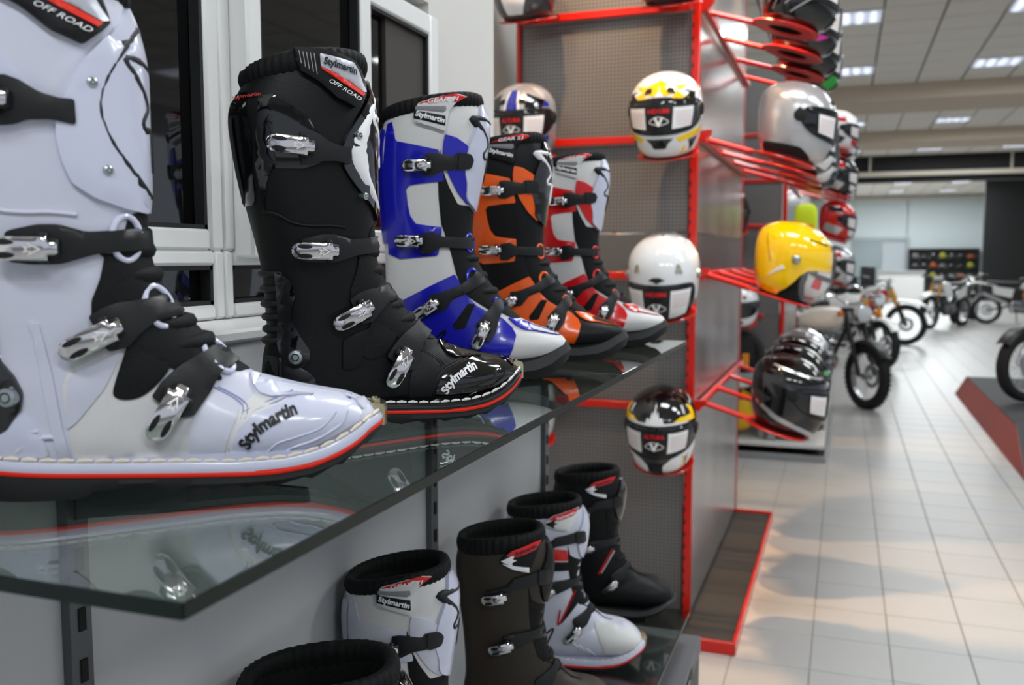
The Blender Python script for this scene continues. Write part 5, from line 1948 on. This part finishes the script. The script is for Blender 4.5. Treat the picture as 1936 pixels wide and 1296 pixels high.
def add_wheel(t, x, r, name, spokes=True, disc=True, y=0.0, knobs=True):
    mb = MB()
    n = 40
    w_ = r * .17
    prof = [(r - .085, -w_ * .7), (r - .04, -w_), (r - .012, -w_ * .75), (r, 0), (r - .012, w_ * .75), (r - .04, w_), (r - .085, w_ * .7), (r - .085, -w_ * .7)]
    mb.lathe(prof, (x, y, r), 'Y', n)
    for k in range(n if knobs else 0):
        a = 2 * PI * k / n
        for s in (-1, 1):
            c = Vector((x + math.cos(a) * (r - .004), y + s * w_ * .45, r + math.sin(a) * (r - .004)))
            mb.box(c, (.022, w_ * .55, .018), 0, Matrix.Rotation(-a + PI / 2, 3, 'Y'))
    tyre = mb.build(name, B_TYRE, t)
    tyre['label'] = 'knobbly black tyre' if knobs else 'smooth black road tyre'
    mb = MB()
    rr = r - .08
    mb.lathe([(rr - .018, -.022), (rr + .004, -.026), (rr, -.012), (rr - .010, 0), (rr, .012), (rr + .004, .026), (rr - .018, .022), (rr - .018, -.022)], (x, y, r), 'Y', n)
    mb.lathe([(.0, -.05), (.03, -.05), (.035, -.03), (.024, -.02), (.024, .02), (.035, .03), (.03, .05), (.0, .05)], (x, y, r), 'Y', 20)
    mb.build('rim', B_ALU, tyre)
    mb = MB()
    for k in range(24):
        a = 2 * PI * k / 24
        b = a + (.35 if k % 2 else -.35)
        s = .03 if k % 4 < 2 else -.03
        mb.tube([(x + .03 * math.cos(b), y + s, r + .03 * math.sin(b)), (x + (rr - .014) * math.cos(a), y, r + (rr - .014) * math.sin(a))], .0022, 5)
    mb.build('spokes', B_ALU, tyre)
    if disc:
        mb = MB()
        mb.lathe([(.075, .050), (.122, .050), (.122, .054), (.075, .054), (.075, .050)], (x, y, r), 'Y', 30)
        mb.build('brake_disc', B_ALU, tyre)


def blob(mb, sections, n=20, e=.9):
    """loft of upright superellipse sections (x, z centre, half height, half width)"""
    rings = []
    for (x, z, hh, ww) in spline(sections, 3):
        ring = []
        for k in range(n):
            a = 2 * PI * k / n
            c, s = math.cos(a), math.sin(a)
            ring.append(Vector((x, math.copysign(abs(c) ** e, c) * ww, z + math.copysign(abs(s) ** e, s) * hh)))
        rings.append(ring)
    mb.loft(rings, True, True)
    return mb


def motorbike(label, front, heading, kind='dirt', body=None, accent=None, tank_m=None, fork_m=None, lift=0.0, wb=1.42, lean=0.0, steer=0.0, group='motorcycles on the showroom floor'):
    """front = floor point under the front axle; heading = direction of travel in degrees"""
    a = R(heading)
    c = (front[0] - math.cos(a) * wb / 2, front[1] - math.sin(a) * wb / 2, lift)
    t = thing('motorcycle', label, 'motorcycle', c, a, group)
    t.rotation_euler = (lean, 0, a)
    body, accent = body or B_WHITE, accent or B_RED
    tank_m = tank_m or body
    fork_m = fork_m or B_GOLD
    rf, rb = (.35, .32) if kind == 'dirt' else (.325, .315)
    xf, xb = wb / 2, -wb / 2
    add_wheel(t, xf, rf, 'front_wheel', knobs=kind != 'road')
    add_wheel(t, xb, rb, 'rear_wheel', knobs=kind != 'road')
    hx, hz = xf - .30, .98     # steering head
    for s in (-1, 1):
        mb = MB()
        mb.tube([(xf, s * .09, rf), (xf - .15, s * .09, rf + .36)], .024, 10)
        lg = mb.build('fork_leg', B_BLACK if kind != 'road' else B_CHROME, t)
        mb = MB()
        mb.tube([(xf - .14, s * .09, rf + .33), (hx + .02, s * .09, hz)], .029, 10)
        mb.build('fork_tube', fork_m, lg)
    mb = MB()
    mb.box((hx + .02, 0, hz), (.07, .24, .035), .01)
    mb2 = MB()
    mb2.box((hx + .065, 0, hz - .16), (.07, .24, .035), .01)
    mb2.build('lower_clamp', B_BLACK, t)
    mb.build('upper_clamp', B_BLACK, t)
    mb = MB()
    mb.tube(spline([(hx - .10, -.40, hz + .12), (hx - .02, -.22, hz + .14), (hx + .01, -.08, hz + .06), (hx + .01, .08, hz + .06), (hx - .02, .22, hz + .14), (hx - .10, .40, hz + .12)], 4), .013, 8)
    hb = mb.build('handlebar', B_BLACK if kind == 'dirt' else B_CHROME, t)
    for s in (-1, 1):
        mb = MB()
        mb.tube([(hx - .06, s * .30, hz + .13), (hx - .10, s * .41, hz + .12)], .019, 10)
        mb.build('grip', B_SEAT, hb)
        mb = MB()
        mb.tube([(hx + .00, s * .24, hz + .135), (hx + .02, s * .38, hz + .11)], .007, 6)
        mb.build('lever', B_ALU, hb)
    # frame
    mb = MB()
    mb.tube([(hx - .02, 0, hz - .03), (-.05, 0, .80), (-.40, 0, .78), (-.72, 0, .86)], .022, 8)
    mb.tube([(hx - .01, 0, hz - .12), (.22, 0, .42), (.10, 0, .27), (-.22, 0, .28), (-.30, 0, .62)], .022, 8)
    for s in (-1, 1):
        mb.tube([(-.22, s * .10, .42), (-.45, s * .10, .36), (xb, s * .10, rb)], .020, 8)
        mb.tube([(-.28, s * .08, .62), (-.68, s * .08, .84)], .012, 6)
    mb.tube([(-.24, 0, .44), (-.34, 0, .76)], .035, 10)
    mb.build('frame', B_BLACK, t)
    # engine
    mb = MB()
    mb.box((-.02, 0, .40), (.34, .22, .22), .05)
    mb.lathe([(0, -.15), (.085, -.15), (.095, -.13), (.095, .13), (.085, .15), (0, .15)], (-.06, 0, .40), 'Y', 22)
    for k in range(6):
        mb.box((.10 + .012 * k, 0, .54 + .026 * k), (.17, .18, .012), .003, Matrix.Rotation(R(-14), 3, 'Y'))
    mb.box((.13, 0, .60), (.13, .14, .18), .02, Matrix.Rotation(R(-14), 3, 'Y'))
    mb.build('engine', B_ENGINE, t)
    mb = MB()
    mb.tube(spline([(.20, -.05, .58), (.30, -.08, .46), (.22, -.13, .34), (-.10, -.16, .36), (-.40, -.16, .52)], 4), .021, 8)
    mb.tube([(-.38, -.17, .50), (-.82, -.18, .70)], [.045, .05], 12)
    mb.build('exhaust', B_CHROME if kind != 'dirt' else B_ALU, t)
    # tank, seat, tail
    if kind == 'dirt':
        mb = MB()
        blob(mb, [(.36, .90, .05, .06), (.28, .90, .09, .13), (.10, .88, .11, .14), (-.04, .86, .06, .09)])
        mb.build('fuel_tank', tank_m, t)
        for s in (-1, 1):
            mb = MB()
            mb.prism([(.40, .95), (.12, .90), (.02, .68), (.22, .60), (.40, .78)], s * .13, s * .15, Matrix.Rotation(PI / 2, 4, 'X'))
            mb.build('radiator_shroud', accent, t, smooth=False)
            mb = MB()
            mb.prism([(-.18, .80), (-.62, .86), (-.58, .68), (-.22, .60)], s * .12, s * .14, Matrix.Rotation(PI / 2, 4, 'X'))
            mb.build('side_panel', body, t, smooth=False)
        mb = MB()
        blob(mb, [(.14, .93, .025, .05), (.0, .93, .04, .09), (-.30, .925, .045, .11), (-.66, .945, .035, .10), (-.74, .945, .02, .07)])
        mb.build('seat', B_SEAT, t)
        mb = MB()
        rings = []
        for (x, z, w_) in spline([(-.52, .87, .08), (-.72, .92, .10), (-.92, .95, .09), (-1.04, .95, .06)], 3):
            rings.append([Vector((x, -w_, z - .03)), Vector((x, -w_ * .8, z)), Vector((x, 0, z + .012)), Vector((x, w_ * .8, z)), Vector((x, w_, z - .03)), Vector((x, 0, z - .004))])
        mb.loft(rings, True, True)
        mb.build('rear_fender', body, t)
        mb = MB()
        rings = []
        for (x, z, w_) in spline([(xf - .36, rf + .36, .06), (xf - .16, rf + .42, .09), (xf + .06, rf + .42, .10), (xf + .28, rf + .36, .08), (xf + .36, rf + .31, .04)], 3):
            rings.append([Vector((x, -w_, z - .03)), Vector((x, -w_ * .8, z)), Vector((x, 0, z + .012)), Vector((x, w_ * .8, z)), Vector((x, w_, z - .03)), Vector((x, 0, z - .004))])
        mb.loft(rings, True, True)
        mb.build('front_fender', body, t)
        mb = MB()
        mb.prism([(-.10, 1.12), (.10, 1.12), (.12, .98), (.07, .82), (-.07, .82), (-.12, .98)], 0, .02, Matrix.Translation((hx + .13, 0, 0)) @ Matrix.Rotation(R(-8), 4, 'Y') @ Matrix(((0, 0, 1, 0), (1, 0, 0, 0), (0, 1, 0, 0), (0, 0, 0, 1))))
        mb.build('number_plate', body, t, smooth=False)
    else:
        mb = MB()
        blob(mb, [(.40, .90, .04, .05), (.36, .89, .10, .12), (.22, .88, .125, .145), (.04, .87, .12, .14), (-.10, .85, .07, .09)], e=.8)
        mb.build('fuel_tank', tank_m, t)
        mb = MB()
        blob(mb, [(-.06, .86, .03, .08), (-.20, .85, .05, .13), (-.50, .86, .055, .14), (-.78, .89, .045, .12), (-.84, .89, .02, .08)])
        mb.build('seat', B_SEAT, t)
        for (x0, r0, nm, a0, a1) in ((xf, rf, 'front_fender', 35, 135), (xb, rb, 'rear_fender', 20, 150)):
            mb = MB()
            rings = []
            for k in range(11):
                an = R(a0 + (a1 - a0) * k / 10)
                rr = r0 + .035
                ct, sn = math.cos(an), math.sin(an)
                rings.append([Vector((x0 + (rr + dr) * ct, yy, r0 + (rr + dr) * sn)) for (yy, dr) in ((-.075, -.02), (-.055, .006), (0, .016), (.055, .006), (.075, -.02), (0, .008))])
            mb.loft(rings, True, True)
            mb.build(nm, body if kind != 'road' else B_BLACK, t)
        mb = MB()
        mb.lathe([(.0, .085), (.05, .085), (.085, .07), (.09, .03), (.075, -.04), (.03, -.08), (0, -.085)], (hx + .16, 0, hz - .04), 'X', 24)
        hl = mb.build('headlamp', B_CHROME, t)
        mb = MB()
        mb.lathe([(0, .092), (.05, .09), (.08, .076)], (hx + .16, 0, hz - .04), 'X', 24)
        mb.build('lens', B_LENS, hl)
        for s in (-1, 1):
            mb = MB()
            mb.lathe([(0, .03), (.028, .02), (.03, -.02), (0, -.03)], (hx + .12, s * .20, hz - .04), 'X', 12)
            mb.build('indicator', B_ORANGE, t)
    mb = MB()
    mb.tube([(-.10, .10, .30), (-.06, .26, .012)], .012, 8)
    mb.build('side_stand', B_BLACK, t)
    if steer:
        S = Matrix.Translation((hx, 0, 0)) @ Matrix.Rotation(R(steer), 4, 'Z') @ Matrix.Translation((-hx, 0, 0))
        for ch in t.children:
            if ch.name.split('.')[0] in ('front_wheel', 'fork_leg', 'upper_clamp', 'lower_clamp', 'handlebar', 'front_fender', 'headlamp', 'indicator', 'number_plate'):
                ch.matrix_local = S
    return t


motorbike('cream-tanked scrambler leaning beside the helmet racks', (.37, 10.0), -10, 'scrambler', B_BLACK, B_ORANGE, B_CREAM, B_BLACK, steer=-46)
motorbike('second street scrambler parked behind the cream-tanked one', (.62, 13.6), -14, 'scrambler', B_WHITE, B_WHITE, B_WHITE, B_GOLD, steer=-40)
motorbike('white dirt bike with red shrouds seen side-on', (1.02, 17.35), -14, 'dirt')
motorbike('white dirt bike turned towards the camera in mid-hall', (1.72, 21.4), -122, 'dirt', accent=B_WHITE)
motorbike('black road bike parked nose away beside the white dirt bike', (2.95, 24.8), 68, 'road', B_BLACK, B_BLACK, B_BLACK, B_BLACK)
motorbike('white supermoto facing right in front of the glass case', (4.5, 23.5), -4, 'dirt', accent=B_ORANGE)
motorbike('dark bike at the back of the line by the racks', (.30, 20.4), -62, 'dirt', B_BLACK, B_BLACK, B_BLACK, B_BLACK)

# ------------------------------------------------------------------ ramped display stand with its bike
M_STANDRED = mat('dull_red_stand_side', (150, 66, 58), .45, noise=.05, nscale=6)
M_STANDTOP = mat('dark_grey_stand_carpet', (54, 57, 60), .7, noise=.12, nscale=60)
t = thing('display_stand', 'low red-sided stand with dark top under the road bike', 'display stand', (0, 0, 0))
X0, X1 = 1.19, 4.2
XT = 1.30
top = [(XT, 8.06, .2), (X1, 8.06, .2), (X1, 11.2, .2), (XT, 11.2, .2)]
mb = MB()
mb.add(top + [(X0 - .0, 6.90, .004), (X1, 6.90, .004)], [(0, 1, 2, 3), (4, 5, 1, 0)])
mb.v += [(p[0], p[1], p[2] - .02) for p in mb.v[:6]]
mb.f += [(3, 2, 8, 9)]
mb.build('top', M_STANDTOP, t, smooth=False)
mb = MB()
mb.add([(X0 - .004, 6.90, .001), (X0, 11.22, .001), (XT - .004, 11.2, .199), (XT - .004, 8.06, .199), (X0 + .1, 6.95, .001), (X0 + .1, 11.1, .001)], [(0, 1, 2, 3), (1, 0, 4, 5), (0, 3, 4), (1, 5, 2), (3, 2, 5, 4)])
mb.build('side', M_STANDRED, t, smooth=False)
mb = MB()
mb.add([(X0, 11.22, .001), (X1, 11.22, .001), (X1, 11.2, .199), (XT, 11.2, .199)], [(0, 1, 2, 3)])
mb.build('side', M_STANDRED, t, smooth=False)
motorbike('chrome and black road bike on the red-sided stand', (1.56, 9.30), -142, 'road', B_BLACK, B_BLACK, B_BLACK, B_CHROME, lift=.214)

# ------------------------------------------------------------------ things around the farther rack
t = thing('kit_bag', 'yellow bag slumped on the low shelf of the farther rack', 'bag', (-.80, 7.24, .150))
mb = MB()
blob(mb, [(-.18, .16, .02, .05), (-.14, .18, .15, .09), (0, .19, .17, .10), (.14, .18, .14, .09), (.18, .16, .02, .05)])
mb.build('body', mat('yellow_bag_nylon', (226, 178, 10), .5, noise=.1, nscale=12, bump=.5, bscale=14), t)
mb = MB()
mb.tube(spline([(-.09, -.09, .28), (-.06, -.11, .38), (.06, -.11, .38), (.09, -.09, .28)], 4), .012, 8)
mb.build('handle', M_STRAP, t)
tj = thing('riding_jacket', 'dark jacket hanging in front of the farther rack panel', 'jacket', (-.80, 7.165, .606))
mb = MB()
blob(mb, [(-.20, .17, .10, .03), (-.15, .18, .15, .05), (0, .18, .16, .06), (.15, .18, .15, .05), (.20, .17, .10, .03)])
mb.build('body', mat('black_textile', (26, 26, 28), .8, bump=.6, bscale=30), tj)
for s in (-1, 1):
    mb = MB()
    mb.tube(spline([(s * .16, 0, .28), (s * .22, -.01, .20), (s * .23, -.02, .08)], 4), .04, 10)
    mb.build('sleeve', mat('black_textile', (26, 26, 28), .8), tj)
    mb = MB()
    mb.box((s * .12, -.062, .12), (.05, .01, .12), .004)
    mb.build('reflective_patch', mat('orange_patch', (226, 140, 30), .5), tj)
tv = thing('safety_vest', 'lime and orange vest hanging between the helmets of the farther rack', 'vest', (-.28, 7.17, 1.62))
mb = MB()
blob(mb, [(-.08, .14, .08, .02), (-.05, .14, .13, .03), (.05, .14, .13, .03), (.08, .14, .08, .02)])
mb.build('body', H_LIME, tv)
mb = MB()
mb.box((0, -.033, .10), (.12, .008, .05), .003)
mb.build('reflective_band', mat('orange_patch', (226, 140, 30), .5), tv)
bs = thing('riding_shoe', 'black shoe on the white low shelf of the farther rack', 'shoe', (-.36, 7.24, .132))
mb = MB()
blob(mb, [(-.14, .10, .09, .035), (-.08, .11, .11, .042), (0, .07, .065, .045), (.08, .045, .04, .045), (.14, .03, .02, .03)])
mb.build('upper', M_BLACKLEATHER, bs)
mb = MB()
mb.box((0, 0, .009), (.29, .085, .016), .006)
mb.build('sole', M_OUTSOLE, bs)

# ------------------------------------------------------------------ shoe boxes under the lower shelf
M_BOXGREY = mat('charcoal_box_card', (70, 71, 74), .55, noise=.06, nscale=10)
M_BOXTOP = mat('grey_box_lid', (98, 99, 102), .5, noise=.05, nscale=10)
for k in range(4):
    bx = thing('shoe_box', ['charcoal shoe box at the bottom of the stack on the floor', 'charcoal shoe box second from the floor in the stack', 'charcoal shoe box third from the floor in the stack', 'charcoal shoe box on top of the stack under the lower glass shelf'][k], 'box', (-.48, 2.02, .001 + .143 * k), R(2 * (k % 2) - 1), 'stacked shoe boxes')
    mb = MB()
    mb.box((0, 0, .055), (.35, .42, .11), .002)
    mb.build('tray', M_BOXGREY, bx)
    mb = MB()
    mb.box((0, 0, .122), (.356, .426, .038), .002)
    lid = mb.build('lid', M_BOXTOP, bx)
    mb = MB()
    mb.box((.1792, -.05, .118), (.001, .20, .026))
    lb = mb.build('label_panel', M_BLACKLEATHER, lid, smooth=False)
    V, F = letters('Stylmartin', .02)
    mb = MB()
    mb.add([(.1800, -.05 + v.x * .022, .111 + v.y * .013) for v in V], F)
    mb.build('lettering', M_INKWHITE, lid, smooth=False)

# ------------------------------------------------------------------ far end furniture
rng = random.Random(11)
t = thing('display_cabinet', 'long black shelving unit with small coloured goods against the far wall', 'cabinet', (3.95, 43.6, 0))
for c, s, nm in (((0, .18, .95), (2.7, .04, 1.9), 'back'), ((0, 0, 1.88), (2.74, .40, .06), 'top'), ((0, 0, .06), (2.74, .40, .12), 'plinth'), ((-1.35, 0, .95), (.05, .40, 1.9), 'side'), ((1.35, 0, .95), (.05, .40, 1.9), 'side'), ((0, 0, .60), (2.7, .38, .03), 'shelf'), ((0, 0, 1.05), (2.7, .38, .03), 'shelf'), ((0, 0, 1.45), (2.7, .38, .03), 'shelf')):
    mb = MB()
    mb.box(c, s, .004)
    mb.build(nm, mat('dark_green_grey_unit', (52, 58, 56), .5) if nm == 'back' else B_BLACK, t)
goods = [H_BLACK, mat('dull_orange_gear', (150, 70, 24), .6), H_GREY, H_BLACK, mat('grey_gear', (110, 108, 104), .6), H_BLACK, mat('dull_yellow_gear', (140, 140, 40), .6)]
for zi, z in enumerate((.616, 1.066, 1.466)):
    for k in range(7):
        m = goods[(k * 3 + zi * 2) % 7]
        g2 = thing('boxed_item', 'small piece of riding gear on the far shelving, %s row, %s from the left' % (('bottom', 'middle', 'top')[zi], ('first', 'second', 'third', 'fourth', 'fifth', 'sixth', 'seventh')[k]), 'gear', (2.85 + k * .36, 43.55, z + .012), 0, 'gear on the far shelving')
        mb = MB()
        hh = rng.uniform(.08, .13)
        blob(mb, [(-.12, hh, hh * .3, .05), (-.08, hh, hh * .95, .08), (.04, hh, hh * .98, .09), (.12, hh * .8, hh * .5, .06)])
        mb.build('body', m, g2)
        mb = MB()
        mb.box((0, -.085, hh), (.10, .012, .04), .003)
        mb.build('strap', B_SEAT, g2)
t = thing('display_case', 'tall glass case with warm-lit shelves by the black wall', 'display case', (6.0, 29.0, 0))
for z in (.05, .75, 1.35, 1.95):
    mb = MB()
    mb.box((0, 0, z), (1.5, .5, .04), .004)
    mb.build('shelf', B_ALU, t)
for s in (-1, 1):
    for q in (-1, 1):
        mb = MB()
        mb.box((s * .74, q * .24, 1.0), (.03, .03, 1.95), .004)
        mb.build('post', B_ALU, t)
mb = MB()
mb.box((0, -.235, 1.0), (1.44, .006, 1.86))
mb.build('pane', mat('case_front_glass', (210, 220, 220), .02, alpha=.18), t, smooth=False)
for z in (1.33, 1.93):
    mb = MB()
    mb.box((-.3, 0, z), (.5, .1, .02), .004)
    mb.build('warm_lamp', mat('warm_case_lamp', (255, 200, 120), .5, emit=(255, 170, 80), estr=9.0), t)
for k, (x, z, m) in enumerate(((-.5, .772, H_RED), (-.1, .772, B_CREAM), (.3, .772, H_BLACK), (-.45, 1.372, B_CREAM), (0, 1.372, B_ORANGE))):
    g2 = thing('display_jar', ['red canister on the middle shelf of the glass case', 'cream canister on the middle shelf of the glass case', 'black canister on the middle shelf of the glass case', 'cream canister on the upper shelf of the glass case', 'orange canister on the upper shelf of the glass case'][k], 'canister', (6.0 + x, 29.0, z))
    mb = MB()
    mb.lathe([(0, 0), (.09, 0), (.10, .02), (.10, .22), (.06, .28), (.0, .28)], n=20)
    mb.build('body', m, g2)
    mb = MB()
    mb.lathe([(0, .34), (.04, .34), (.045, .28), (0, .28)], n=16)
    mb.build('cap', B_BLACK, g2)
t = thing('reception_counter', 'white reception counter near the far doorway', 'counter', (1.9, 36.0, 0))
mb = MB()
mb.box((0, 0, .5), (1.5, .6, 1.0), .01)
mb.build('body', mat('white_counter_front', (206, 206, 204), .5), t)
mb = MB()
mb.box((0, 0, 1.02), (1.6, .7, .04), .006)
mb.build('worktop', mat('grey_counter_top', (150, 150, 150), .4), t)
t = thing('office_chair', 'black office chair beside the white counter', 'chair', (.75, 33.5, 0))
mb = MB()
mb.box((0, 0, .50), (.5, .5, .09), .03)
mb.build('seat', B_SEAT, t)
mb = MB()
mb.box((0, .24, .88), (.48, .08, .66), .03)
mb.build('backrest', B_SEAT, t)
mb = MB()
mb.tube([(0, 0, .08), (0, 0, .46)], .03, 10)
mb.build('column', B_ALU, t)
for k in range(5):
    an = 2 * PI * k / 5
    mb = MB()
    mb.tube([(0, 0, .10), (.28 * math.cos(an), .28 * math.sin(an), .04)], .02, 8)
    mb.build('leg', B_BLACK, t)
